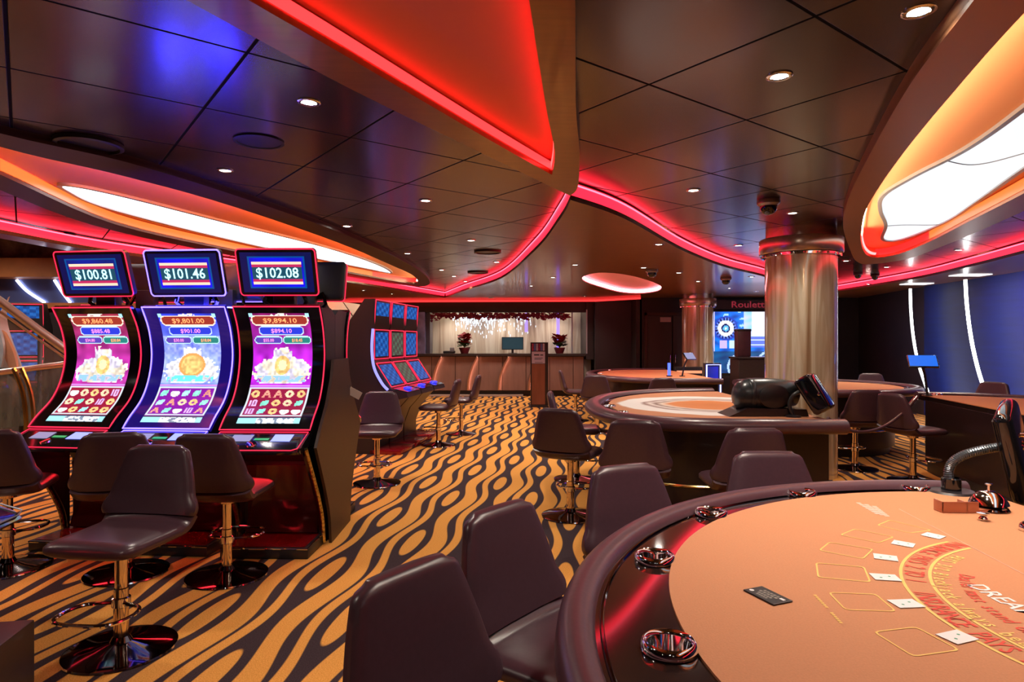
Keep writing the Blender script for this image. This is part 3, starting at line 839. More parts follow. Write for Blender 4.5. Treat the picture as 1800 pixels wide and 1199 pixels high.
stool(1.55, 4.36, .02, 1, 'wide stool back just left of the big column, at the roulette table', G3)
stool(1.42, 10.65, .25, .97, 'stool before the left end of the far card table', G4)
stool(1.20, 12.1, 1, 0, 'stool at the left end of the far card table, edge-on', G4)
stool(2.25, 9.9, -.05, 1, 'low-looking stool centred before the far card table', G4)
stool(4.02, 7.52, .05, 1, 'stool seen from behind just right of the big column', G4)
stool(4.28, 6.85, 1, .25, 'stool with its seat pointing right, under the right card table edge', G4)
stool(6.05, 10.7, -.3, -1, 'stool beyond the right far table, only its top showing', G4)
stool(6.25, 8.55, -.9, -.4, 'stool against the blue wall beyond the right card table', G4)
stool(4.92, 10.9, .2, -1, 'stool behind the middle of the right far table', G4)

# ================================================================== GAMING TABLES
def arc(cx, cy, r, a0, a1, n=48):
    return [(cx + r * math.cos(a0 + (a1 - a0) * i / n), cy + r * math.sin(a0 + (a1 - a0) * i / n)) for i in range(n + 1)]
def table(path, label, rz_=.88, feltpoly=None, feltm='felt', cups=(), rw=.07, name='card_table', tr=.235, sy=.68):
    """path: rail outline, clockwise (right-hand side is the table), open along the dealer's straight edge"""
    cx = sum(p[0] for p in path) / len(path); cy = sum(p[1] for p in path) / len(path)
    root = empty(name, (cx, cy, 0), 0, label, 'gaming table')
    P = [(x - cx, y - cy) for x, y in path]
    rp = inset(P, rw)
    bm = bmesh.new()
    tube(bm, [(x, y, rz_ - .045) for x, y in rp], rw, 16, sy=sy, flat=(0, 0, 1))
    bm2('padded_rail', bm, M['rail'], root, 60)
    link('table_bed', flat_mesh(inset(P, rw * 1.2), [[(x - cx + .046 * math.cos(t_ * PI / 12), y - cy + .046 * math.sin(t_ * PI / 12)) for t_ in range(24)] for x, y in cups], rz_ - .085, rz_ - .028), M['track'], root, 30)
    bm = bmesh.new(); tube(bm, [(x, y, rz_ - .026) for x, y in inset(P, rw * 2 + .012)], .005, 6); bm2('track_rim', bm, M['chrome_dark'], root)
    fp = feltpoly and [(x - cx, y - cy) for x, y in feltpoly] or inset(P, tr)
    link('felt', flat_mesh(fp, [], rz_ - .030, rz_ - .022), M[feltm] if isinstance(feltm, str) else feltm, root, 0)
    sk = inset(P, .34)
    link('skirt', flat_mesh(sk, [], .10, rz_ - .08), M['skirt'], root, 30)
    link('plinth', flat_mesh(inset(P, .40), [], 0, .10), M['blackm'], root, 30)
    bm = bmesh.new(); tube(bm, [(x, y, .33) for x, y in inset(P, .335)], .012, 6); bm2('gold_band', bm, M['gold'], root)
    for i, (x, y) in enumerate(cups):
        bm = bmesh.new()
        lathe(bm, [(0, -.060), (.036, -.060), (.040, -.052), (.0425, .004), (.045, .011), (.050, .014), (.056, .010), (.058, -.006)], 36)
        c = bm2('cup_holder', bm, M['chrome'], root, 50, loc=(x - cx, y - cy, rz_ - .020))
    return root, cx, cy
# near card table
TC = (1.640, 1.235); RR = 1.555
xcut = 1.93
a_top = math.acos((xcut - TC[0]) / RR)
path1 = arc(TC[0], TC[1], RR, 2 * PI - a_top, a_top, 90)
FC = (1.671, 1.352); FR = 1.302
a_f = math.acos((xcut - FC[0]) / FR)
felt1 = arc(FC[0], FC[1], FR, 2 * PI - a_f, a_f, 90)
felt1 = [p for p in felt1 if p[1] > 0.05]
cup1 = [(.306, 1.304), (.376, 1.846), (.682, 2.345), (1.156, 2.672), (1.70, 2.755), (.40, .70), (.80, .22)]
cup1 = [(FC[0] + (x - FC[0]) / math.hypot(x - FC[0], y - FC[1]) * (FR + .050), FC[1] + (y - FC[1]) / math.hypot(x - FC[0], y - FC[1]) * (FR + .050)) for x, y in cup1]
T1, t1x, t1y = table(path1, 'large near card table with orange felt, printed betting boxes and a padded aubergine rail', .90, felt1, 'felt', cup1, .045, 'card_table', .235, 1.15)
ZF = .879                                     # print level just over the felt
def tloc(x, y, z=ZF): return (x - t1x, y - t1y, z)
boxes = [[(.771, 1.372), (.879, 1.396), (.902, 1.289), (.789, 1.262)], [(.781, 1.587), (.894, 1.576), (.884, 1.473), (.769, 1.482)],
         [(.851, 1.80), (.97, 1.765), (.925, 1.652), (.803, 1.687)], [(.979, 1.983), (1.080, 1.915), (1.001, 1.828), (.910, 1.905)],
         [(1.133, 2.123), (1.213, 2.034), (1.128, 1.972), (1.050, 2.057)], [(1.31, 2.228), (1.379, 2.105), (1.287, 2.074), (1.23, 2.165)],
         [(.90, 1.14), (1.00, 1.20), (1.06, 1.10), (.96, 1.04)]]
for q in boxes:
    bm = bmesh.new()
    rd = []
    for i in range(4):
        a, b, c = Vector(q[i - 1]), Vector(q[i]), Vector(q[(i + 1) % 4])
        u, v = (a - b).normalized() * .012, (c - b).normalized() * .012
        for s in (0, .5, 1): rd.append(tuple((b + u) * (1 - s) ** 2 + b * 2 * s * (1 - s) + (b + v) * s * s))
    o_, i_ = rd, []
    c = Vector((sum(p[0] for p in q) / 4, sum(p[1] for p in q) / 4))
    i_ = [tuple(c + (Vector(p) - c) * .932) for p in rd]
    V0 = [bm.verts.new(tloc(*p)) for p in o_]; V1 = [bm.verts.new(tloc(*p)) for p in i_]
    for i in range(len(V0)): bm.faces.new((V0[i], V0[(i + 1) % len(V0)], V1[(i + 1) % len(V0)], V1[i]))
    bm2('betting_box', bm, M['yellow_print'], T1, 0)
IC = (1.580, 1.408)
for r, nm in ((.622, 'printed_arc'), (.556, 'printed_arc')):
    bm = bmesh.new()
    A = arc(IC[0], IC[1], r + .004, 1.95, 4.9, 60); B = arc(IC[0], IC[1], r - .004, 1.95, 4.9, 60)
    V0 = [bm.verts.new(tloc(*p)) for p in A]; V1 = [bm.verts.new(tloc(*p)) for p in B]
    for i in range(60): bm.faces.new((V0[i], V0[i + 1], V1[i + 1], V1[i]))
    bm2(nm, bm, M['yellow_print'], T1, 0)
for s, size, r, a0, a1, mm, sx_ in (('INSURANCE PAYS 2 TO 1   INSURANCE PAYS 2 TO 1', .066, .613, math.radians(109), math.radians(109 + 45 * 2.2), 'red_print', .62), ('PAYS 3/2 Blackjack always beats 21', .050, .548, math.radians(123), math.radians(123 + 34 * 2.35), 'yellow_print', .72),
                               ('Dealer must stand on 17 and draw to 16', .050, .492, math.radians(142), math.radians(142 + 38 * 2.2), 'red_print', .68)):
    bm = bmesh.new(); arc_text(bm, s, size, (IC[0] - t1x, IC[1] - t1y), r, a0, a1, ZF, 0, sx_)
    bm2('printed_lettering', bm, M[mm], T1, 0)
bm = bmesh.new()
put_text(bm, 'DREAM', .064, lambda a, b: (1.158 + b - t1x, 1.64 - a - t1y, ZF), 0, False, .95)
bm2('printed_lettering', bm, M['white_print'], T1, 0)
# small printed marks: the faint notice beyond the boxes, the two short words beside a box
bm = bmesh.new()
for k in range(3):
    a = Vector(at(1508 + k * 14, 884 + k * 3, ZF)[:2]); b = Vector(at(1545 + k * 8, 905 + k * 2, ZF)[:2])
    d = (b - a); nrm = Vector((-d.y, d.x)).normalized() * .008
    nseg = 7
    for j in range(nseg):
        p0 = a + d * (j / nseg); p1 = a + d * ((j + .75) / nseg)
        bm.faces.new([bm.verts.new(tloc(*q)) for q in (p0 - nrm, p1 - nrm, p1 + nrm, p0 + nrm)])
bm2('faint_notice', bm, M['faint_print'], T1, 0)
bm = bmesh.new()
for (x0, y0, x1, y1, ns) in ((1432, 1046, 1455, 1070, 7), (1461, 1077, 1480, 1097, 6)):
    a = Vector(at(x0, y0, ZF)[:2]); b = Vector(at(x1, y1, ZF)[:2]); d = b - a; nrm = Vector((-d.y, d.x)).normalized() * .0035
    for j in range(ns):
        p0 = a + d * (j / ns); p1 = a + d * ((j + .7) / ns)
        bm.faces.new([bm.verts.new(tloc(*q)) for q in (p0 - nrm, p1 - nrm, p1 + nrm, p0 + nrm)])
bm2('small_print', bm, M['yellow_print'], T1, 0)
bm = bmesh.new()
a = Vector(at(1580, 895, ZF)[:2]); b = Vector(at(1800, 1010, ZF)[:2]); nrm = Vector((-(b - a).y, (b - a).x)).normalized() * .001
bm.faces.new([bm.verts.new(tloc(*q)) for q in (a - nrm, b - nrm, b + nrm, a + nrm)])
bm2('printed_line', bm, M['faint_print'], T1, 0)
# cards
cards = [(.933, 1.345, .048, .064), (.931, 1.516, .047, .064), (.98, 1.685, .047, .064), (1.071, 1.84, .049, .060), (1.197, 1.963, .048, .058), (1.342, 2.044, .050, .055), (1.03, 1.19, .048, .064)]
cw = ['nearest the bottom edge', 'beside the box with small print', 'third from the front', 'fourth from the front', 'second from the back', 'furthest back', 'hidden just below the frame']
for i, (x, y, w, h) in enumerate(cards[:6]):
    root = empty('playing_card', (x, y, ZF), math.atan2(y - IC[1], x - IC[0]) + .25, 'small white playing card between box and arc, ' + cw[i], 'playing card', 'white cards on the near table')
    bm = bmesh.new(); box(bm, -h / 2, h / 2, -w / 2, w / 2, 0.0002, .0014); bm2('card_face', bm, M['white_card'], root, 0)
    bm = bmesh.new()
    for (u, v) in ((-.012, -.006), (.012, .006)): lathe(bm, [(.0035, .0016), (0, .0017)], 8, (u, v, 0))
    bm2('pip', bm, M['green_ink'], root, 0)
# black card with grey lettering
q = [(.584, 1.587), (.627, 1.633), (.668, 1.550), (.612, 1.478)]
root = empty('black_table_card', (.622, 1.562, ZF), math.atan2(1.55 - 1.633, .661 - .627), 'black card with pale crest and two white marks lying on the orange felt', 'card')
bm = bmesh.new(); box(bm, -.050, .050, -.030, .030, .0002, .003, .001); bm2('card_body', bm, M['ink'], root, 0)
bm = bmesh.new()
for k, (w, yy) in enumerate(((.052, .014), (.060, .004), (.046, -.007), (.036, -.017))):
    for j in range(5):
        x0 = -w / 2 + w * j / 5
        box(bm, x0, x0 + w / 5 * .7, yy - .0035, yy + .0035, .003, .0034)
bm2('crest', bm, M['grey_print'], root, 0)
bm = bmesh.new(); lathe(bm, [(.006, .0035), (0, .0036)], 12, (-.038, -.014, 0)); box(bm, .028, .042, .008, .016, .003, .0035); bm2('white_mark', bm, M['white_card'], root, 0)
# copper acrylic discard tray
x0, y0 = at(1640, 901, ZF)[:2]
root = empty('discard_tray', (x0 + .10, y0 + .01, ZF), 0, 'translucent copper coloured discard tray lying at the far right of the felt', 'tray')
bm = bmesh.new(); box(bm, -.072, .060, -.02, .03, 0, .006, .001); box(bm, -.072, .060, -.02, -.016, .004, .040, .001); box(bm, -.072, -.068, -.02, .03, .004, .040, .001); box(bm, .015, .019, -.02, .03, .004, .038, .001)
bm2('tray_body', bm, M['copper_acr'], root, 30)
bm = bmesh.new(); box(bm, .060, .13, -.018, .028, 0, .012, .002); bm2('tray_tongue', bm, M['copper_acr'], root, 30)
# chrome call bell
x0, y0, _ = at(1738, 893, .885)
root = empty('call_bell', (x0, y0, .879), 0, 'chrome call bell with a push button at the far right corner of the felt', 'bell')
bm = bmesh.new(); lathe(bm, [(0, 0), (.062, 0), (.064, .004), (.060, .010), (.03, .014), (.012, .016), (0, .016)], 40); bm2('bell_base', bm, M['chrome_dark'], root)
bm = bmesh.new(); lathe(bm, [(.058, .020), (.063, .022), (.060, .030), (.050, .048), (.032, .062), (.012, .068), (0, .069)], 40); bm2('dome', bm, M['chrome'], root)
bm = bmesh.new(); lathe(bm, [(.005, .066), (.005, .088), (.012, .090), (.012, .095), (0, .097)], 20); bm2('button', bm, M['chrome'], root)
bm = bmesh.new(); lathe(bm, [(.010, .014), (.010, .022)], 12); bm2('stem', bm, M['chrome'], root)
x0, y0, _ = at(1728, 912, .885)
root = empty('chip_clip', (x0, y0, .879), 0, 'small chrome stopper lying before the call bell', 'stopper')
bm = bmesh.new(); lathe(bm, [(0, 0), (.012, 0), (.014, .006), (.008, .014), (.016, .020), (.02, .026), (0, .03)], 20); bm2('stopper_body', bm, M['chrome'], root)
x0, y0, _ = at(1796, 930, .885)
root = empty('table_bell', (x0 + .02, y0, .879), 0, 'small round chrome knob at the right edge of the felt', 'knob')
bm = bmesh.new(); lathe(bm, [(0, 0), (.024, 0), (.026, .006), (.022, .02), (.012, .03), (0, .033)], 24); bm2('knob_body', bm, M['chrome'], root)
# gooseneck display
bx_, by_, _ = at(1672, 862, .885)
root = empty('gooseneck_display', (bx_, by_, .872), 0, 'black display seen edge-on, on a ribbed gooseneck at the right of the near table', 'display')
bm = bmesh.new(); lathe(bm, [(0, 0), (.085, 0), (.088, .006), (.080, .014), (0, .016)], 36); bm2('foot', bm, M['blackm'], root)
bm = bmesh.new(); lathe(bm, [(.036, .014), (.036, .06), (.030, .065)], 24); bm2('collar', bm, M['black'], root)
gp = []
for px, py in ((1669, 850), (1668, 828), (1676, 812), (1696, 800), (1724, 792), (1752, 787), (1772, 785)):
    x, y, z = at(px, py, Y=by_); gp.append((x - bx_, y - by_, z - .872))
gp = cr(gp, 14)
bm = bmesh.new(); tube(bm, gp, [.017 + .0022 * (i % 2) for i in range(len(gp))], 12); bm2('gooseneck', bm, mat('grey_ribbed_hose', (.10, .12, .14), .25, .6), root, 25)
ex, ey, ez = gp[-1]
mm_ = Matrix.Translation((ex + .045, ey + .02, ez - .02)) @ Matrix.Rotation(math.radians(-14), 4, 'Y') @ Matrix.Rotation(math.radians(47), 4, 'Z')
bm = bmesh.new(); box(bm, -.16, .16, -.034, .034, -.19, .19, .032, seg=4, mx=mm_); bm2('display_housing', bm, M['black'], root, 50)
bm = bmesh.new(); box(bm, -.13, .13, .0342, .037, -.16, .16, 0, mx=mm_); bm2('display_screen', bm, M['blackm'], root, 0)
bm = bmesh.new(); tube(bm, [(ex - .02, ey, ez + .01), (ex + .05, ey - .01, ez + .0)], .026, 14); bm2('joint', bm, M['chrome'], root)
for dz in (-.05, .05):
    bm = bmesh.new(); tube(bm, [(ex + .0, ey - .02, ez + dz), (ex + .05, ey - .03, ez + dz)], .009, 10); bm2('joint_screw', bm, M['chrome'], root)

# roulette table
p2_ = cr([(2.50, 4.74), (1.9, 4.76), (1.35, 4.84), (.98, 5.05), (.77, 5.42), (.70, 5.95), (.75, 6.55), (.98, 7.2), (1.40, 7.72), (1.95, 8.05), (2.5, 8.14)], 8)
T2, t2x, t2y = table(p2_, 'roulette table with white and orange ringed layout in front of the big column', .90, None, roulette_felt_mat(.62, .05), [(.93, 6.1), (.95, 5.55)], .085, 'roulette_table', .24)
def small_table(path, label, cups=()):
    return table(path, label, .89, None, 'felt_small', cups, .075)
T3, _, _ = small_table(cr([(3.4, 10.3), (2.4, 10.4), (1.8, 10.9), (1.47, 11.7), (1.47, 12.8), (1.8, 13.7), (2.4, 14.25), (3.4, 14.35)], 8), 'far card table with orange felt between the cashier and the far column', [(1.7, 12.4), (2.1, 13.8)])
T4, _, _ = small_table(arc(4.35, 9.2, 1.32, math.radians(235), math.radians(235 + 255), 64)[::-1], 'card table half hidden behind the big column on its right side', [])
rr_ = Matrix.Rotation(-.2, 2)
p5 = [tuple(Vector((4.55, 6.2)) + rr_ @ Vector(q)) for q in arc(0, 0, 1.6, PI / 2, -PI / 2, 48)]
T5, _, _ = table(p5, 'card table at the right edge seen from the dealer side, before the blue wall', .89, None, 'felt_small', [(5.0, 7.55), (5.9, 6.9)], .075)

# covered roulette wheel unit and its display on the roulette table
cx0, cy0, _ = at(1345, 722, .872)
root = empty('covered_roulette_unit', (2.14, 5.42, .878), 0, 'rounded black covered unit lying on the roulette table in front of the column', 'roulette unit')
bm = bmesh.new()
rings = []
for x, rx, rzv, zc in ((-.27, .02, .02, .16), (-.265, .07, .07, .16), (-.24, .105, .11, .16), (-.19, .13, .135, .165), (-.10, .135, .14, .17), (.02, .13, .135, .175), (.14, .125, .12, .18), (.24, .11, .105, .18), (.27, .06, .05, .18)):
    rings.append([(x, rx * math.cos(2 * PI * j / 28), zc + rzv * math.sin(2 * PI * j / 28)) for j in range(28)])
loft(bm, rings); bm2('rounded_cover', bm, M['rubber_green'], root, 60)
bm = bmesh.new()
mxx = Matrix.Translation((.02, -.128, .165)) @ Matrix.Rotation(PI / 2, 4, 'X') @ Matrix.Scale(1.25, 4, (1, 0, 0))
lathe(bm, [(.098, 0), (.10, .012), (.09, .02), (0, .022)], 36, mx=mxx); bm2('oval_side_panel', bm, M['blackm'], root)
bm = bmesh.new(); lathe(bm, [(.1385, -.02), (.141, -.015), (.141, .015), (.1385, .02)], 36, mx=Matrix.Translation((-.14, 0, .168)) @ Matrix.Rotation(PI / 2, 4, 'Y')); bm2('cover_band', bm, M['rubber_green'], root)
bm = bmesh.new()
for s in (-.14, .14):
    pass
wed = [(-.36, 0), (.30, 0), (.28, .06), (-.20, .07)]
loft(bm, [[(x, -.15, z) for x, z in wed], [(x, .15, z) for x, z in wed]]); bm2('wedge_base', bm, M['skirt'], root, 30)
root = empty('player_display', (2.30, 5.25, .878), 0, 'black display on an arm, leaning away beside the covered roulette unit', 'display')
bm = bmesh.new(); lathe(bm, [(0, 0), (.06, 0), (.06, .012), (.02, .02), (0, .02)], 24); bm2('foot', bm, M['blackm'], root)
bm = bmesh.new(); tube(bm, cr([(0, 0, .01), (-.03, 0, .10), (.0, -.01, .18), (.08, -.02, .22), (.13, -.02, .22)], 6), .016, 10); bm2('arm', bm, M['rubber_green'], root)
bm = bmesh.new(); mxx = Matrix.Translation((.16, -.02, .20)) @ Matrix.Rotation(math.radians(-38), 4, 'Z') @ Matrix.Rotation(math.radians(0), 4, 'X') @ Matrix.Rotation(math.radians(-32), 4, 'Y')
box(bm, -.075, .075, -.10, .10, -.17, .15, .03, seg=4, mx=mxx); bm2('display_housing', bm, M['black'], root, 50)
bm = bmesh.new(); lathe(bm, [(0, 0), (.012, 0), (.012, .01), (0, .012)], 12, mx=Matrix.Translation((.13, -.16, .20)) @ Matrix.Rotation(PI / 2, 4, 'X')); bm2('fixing', bm, M['chrome'], root)

def tablet(px, py, Y, zt, w, h, tiltx, rotz, scr, label, arm_to):
    x, y, z = at(px, py, Y=Y)
    root = empty('dealer_tablet', (x, y, zt), 0, label, 'tablet screen')
    mxx = Matrix.Translation((0, 0, z - zt)) @ Matrix.Rotation(rotz, 4, 'Z') @ Matrix.Rotation(tiltx, 4, 'X')
    bm = bmesh.new(); box(bm, -w / 2, w / 2, -.012, .012, -h / 2, h / 2, .008, mx=mxx); bm2('tablet_housing', bm, M['black'], root)
    bm = bmesh.new(); box(bm, -w / 2 + .012, w / 2 - .012, -.0145, -.0125, -h / 2 + .012, h / 2 - .012, 0, mx=mxx); bm2('tablet_screen', bm, M[scr], root, 0)
    bm = bmesh.new(); tube(bm, cr([(.0, .02, z - zt), (arm_to * .6, .04, (z - zt) * .6), (arm_to, .04, 0)], 6), .014, 8); bm2('arm', bm, M['blackm'], root)
    bm = bmesh.new(); lathe(bm, [(0, 0), (.05, 0), (.05, .01), (0, .012)], 20, (arm_to, .04, -.0)); bm2('foot', bm, M['blackm'], root)
tablet(1212, 627, 11.4, .872, .26, .16, math.radians(-38), math.radians(35), 'tablet_lav', 'small lilac tablet screen on a thin arm at the far card table', -.12)
tablet(1622, 636, 7.35, .872, .30, .20, math.radians(-48), math.radians(-22), 'tablet_blue', 'bright blue tablet screen on a curved arm at the right card table', .08)
# blue acrylic games on the tables
x, y, _ = at(1175, 640, .89)
root = empty('blue_acrylic_dispenser', (2.78, 11.35, .872), 0, 'small glowing blue acrylic column standing on the far card table', 'card dispenser')
bm = bmesh.new(); box(bm, -.05, .05, -.03, .03, 0, .02, .004); bm2('foot', bm, M['blackm'], root)
bm = bmesh.new(); box(bm, -.025, .025, -.01, .01, .02, .24, .004); bm2('acrylic_column', bm, em('blue_acrylic_glow', (.05, .10, 1.0), 2.0), root)
root = empty('acrylic_card_shoe', (2.36, 6.45, .878), -.5, 'clear violet-lit acrylic card holder on the roulette layout', 'card holder')
bm = bmesh.new(); box(bm, -.13, .13, -.09, .09, 0, .012, .003); bm2('foot', bm, mat('violet_acrylic', (.16, .10, .42), .1, 0, coat=1), root)
bm = bmesh.new(); box(bm, .03, .034, -.09, .09, .012, .21, .001); bm2('upright_sheet', bm, mat('clear_acrylic', (.35, .35, .9), .05, 0, alpha=.35, coat=1), root)
bm = bmesh.new(); box(bm, .028, .036, -.094, -.090, .012, .215, .001); bm2('lit_edge', bm, M['bluew_em'], root)
# ================================================================== SLOT MACHINES
_vn = np.random.RandomState(11).rand(64, 64)
def vnoise(x, y):
    xi, yi = int(math.floor(x)), int(math.floor(y)); fx, fy = x - xi, y - yi
    fx = fx * fx * (3 - 2 * fx); fy = fy * fy * (3 - 2 * fy)
    g = lambda a, b: _vn[a % 64][b % 64]
    return (g(xi, yi) * (1 - fx) + g(xi + 1, yi) * fx) * (1 - fy) + (g(xi, yi + 1) * (1 - fx) + g(xi + 1, yi + 1) * fx) * fy
def pic_theme(theme):
    """colour of the slot screen at (u, v), u to the right, v upward, both 0..1"""
    rs = np.random.RandomState(5 + theme)
    sym = [[int(rs.randint(0, 7)) for _ in range(5)] for _ in range(3)]
    pal = [(1, .70, .45), (.30, .90, .70), (.90, .35, .25), (.95, .92, .92), (.75, .45, .90), (.45, .90, .95), (1, .62, .25)]
    k = theme % 3
    top = ((.28, .02, .05), (.03, .05, .70), (.22, .01, .12))[k]
    mid = ((.46, .03, .34), (.22, .30, 1.0), (.50, .02, .70))[k]
    reel = ((.30, .01, .04), (.22, .01, .34), (.28, .01, .05))[k]
    def pill(u, v, cu, cv, hw, hh):
        du = max(0, abs(u - cu) - (hw - hh)); return math.hypot(du * .55, v - cv) / hh
    def f(u, v):
        n = vnoise(u * 9 + theme * 7, v * 18); n2 = vnoise(u * 26, v * 52 + theme * 5)
        if v > .36:
            t = min(1, max(0, (v - .55) / .40))
            c = [(mid[i] * (1 - t) + top[i] * t) * (.55 + .9 * n) for i in range(3)]
            if k == 1 and .40 < v < .80: c = [x + .25 * n2 for x in c]
        else: c = list(reel)
        # crowd of pale shapes fanned round a golden one
        if .40 < v < .76:
            q = ((u - .5) / .47) ** 2 + ((v - .50) / (.20 if abs(u - .5) < .16 else .13)) ** 2
            if q < 1 + .5 * (n2 - .5):
                w = .45 + .75 * n2
                base = (.80, .72, .92) if n > .5 else (.95, .80, .62)
                if k == 1: base = (.88, .86, .95)
                c = [x * w + .05 for x in base]
            qq = math.hypot((u - .5) / (.22 if k == 1 else .13), (v - .555) / (.095 if k == 1 else .08))
            if qq < 1: c = [1.0 * (.55 + .6 * n2), .62 * (.55 + .6 * n2), .22 * (.5 + .6 * n2)]
            if k != 1 and qq < .55: c = [.55 + .4 * n2, .75, .45]
            if .85 < qq < 1.05 and k == 1: c = [.75, .35, .10]
            if .415 < v < .465 and .10 < u < .90 and n2 > .38: c = [.15, .80, .75] if k == 1 else [.30, .55, .85]
        for cu, cv, hw, hh, fill, rim in ((.5, .935, .43, .036, (.30, .03, .02), (1, .75, .6)), (.5, .845, .34, .030, (.02, .04, .6), (.55, .7, 1)),
                                          (.27, .765, .20, .025, (.10, .05, .40), (.5, .8, 1)), (.75, .765, .20, .025, (.02, .20, .18), (.5, 1, .9))):
            d = pill(u, v, cu, cv, hw, hh)
            if d < 1: c = list(fill)
            elif d < 1.30: c = list(rim)
        if v > .972 and .36 < u < .64 and n2 > .4: c = [1, .8, .7]
        if v > .965 and (u < .07 or u > .93): c = [.4, .85, 1]
        if .372 < v < .384: c = [.60, .25, .75]
        if .07 < v < .365:
            if not (.03 < u < .97 and .085 < v < .352): c = [.62, .66, .72]
            else:
                i = min(4, int((u - .03) / .188)); j = min(2, int((v - .085) / .089))
                fu = (u - .03) / .188 - i - .5; fv = (v - .085) / .089 - j - .5
                s_ = sym[j][i]; col = pal[s_]; d = math.hypot(fu, fv); on = False
                if s_ in (0, 6): on = .13 < d < .38
                elif s_ in (1, 5): on = max(abs(fu) * 1.1, abs(fv) * 1.2) + .3 * abs(fu - fv) < .42
                elif s_ == 2: on = (-.36 < fv < .38) and abs(abs(fu) - (.38 - fv) * .42) < .10 or (abs(fv + .08) < .06 and abs(fu) < .2)
                elif s_ == 3: on = (d < .40 and fv < .18)
                elif s_ == 4: on = (abs(fu + .22) < .09 and abs(fv) < .34) or (abs(abs(fu - .14) - .13) < .07 and abs(fv) < .34) or (.02 < fu < .26 and abs(abs(fv) - .30) < .06)
                if on: c = [x * (.65 + .5 * n2) for x in col]
                elif abs(fu) > .47: c = [.50, .20, .25]
        if v < .055: c = [.35, .75, .85] if u < .3 or u > .9 else ([.75, .80, .85] if n2 > .4 else [.2, .25, .35])
        if .055 <= v < .07: c = [.05, .05, .1]
        return c
    return f

def pic_far(k):
    def f(u, v):
        c = (.01, .12, .60) if k != 1 else (.10, .12, .11)
        n = .5 + .5 * math.sin(u * 17 + k * 2) * math.sin(v * 19 + k * 3 + u * 4)
        return [c[0] + .25 * max(0, n - .75), c[1] * (.3 + 1.3 * n) + .15 * max(0, n - .7), c[2] * (.35 + .9 * n)]
    return f

def pic_top(k):
    def f(u, v):
        e = min(u, 1 - u, v, 1 - v)
        if e < .10: return (.003, .004, .06)
        if e < .13: return (.0, .06, .25)
        n = .5 + .5 * math.sin(u * 9 + v * 5)
        c = (.008, .006, .45 + .45 * n) if k else (.004, .012, .16 + .1 * n)
        if .15 < u < .85 and .20 < v < .78:
            c = (.01, .06, .10)
            if .70 < v < .77 or .20 < v < .27: c = (.95, .62, .45)
            elif .62 < v <= .70 or .27 <= v < .34: c = (.45, .02, .10)
        return c
    return f

def screen_mesh(S, nu, nv, fn, m, parent, name):
    vs, fs, cs = [], [], []
    for j in range(nv):
        for i in range(nu):
            b = len(vs)
            for a, c in ((i, j), (i + 1, j), (i + 1, j + 1), (i, j + 1)): vs.append(tuple(S(a / nu, c / nv)))
            fs.append((b, b + 1, b + 2, b + 3)); col = fn((i + .5) / nu, (j + .5) / nv)
            cs += [(max(0, col[0]), max(0, col[1]), max(0, col[2]), 1)] * 4
    me = bpy.data.meshes.new(name); me.from_pydata(vs, [], fs)
    at_ = me.color_attributes.new('Col', 'FLOAT_COLOR', 'POINT')
    at_.data.foreach_set('color', np.array(cs, np.float32).ravel())
    me.materials.append(m)
    o = bpy.data.objects.new(name, me); COL.objects.link(o); o.parent = parent
    return o

PROF = cr([(-.325, .885), (-.255, .955), (-.12, 1.07), (-.035, 1.22), (0, 1.40), (-.035, 1.59), (-.12, 1.75)], 8)
def prof_at(P, s, off=0.0):
    """point (y, z) at arc-length fraction s of a (y, z) line, pushed off towards the player"""
    L = [0]
    for a, b in zip(P, P[1:]): L.append(L[-1] + math.hypot(b[0] - a[0], b[1] - a[1]))
    d = max(0, min(1, s)) * L[-1]
    for i in range(len(P) - 1):
        if d <= L[i + 1] + 1e-9:
            t = (d - L[i]) / (L[i + 1] - L[i]); a, b = P[i], P[i + 1]
            ty, tz = (b[0] - a[0]), (b[1] - a[1]); l = math.hypot(ty, tz)
            return a[0] + ty * t - tz / l * off, a[1] + tz * t + ty / l * off
def sheet(bm, P, x0, x1, s0, s1, o0, o1, n=24, bev=0):
    """curved slab following the profile between offsets o0 (back) and o1 (front)"""
    rings = []
    for i in range(n + 1):
        s = s0 + (s1 - s0) * i / n
        a = prof_at(P, s, o0); b = prof_at(P, s, o1)
        rings.append([(x0, a[0], a[1]), (x0, b[0], b[1]), (x1, b[0], b[1]), (x1, a[0], a[1])])
    loft(bm, rings)

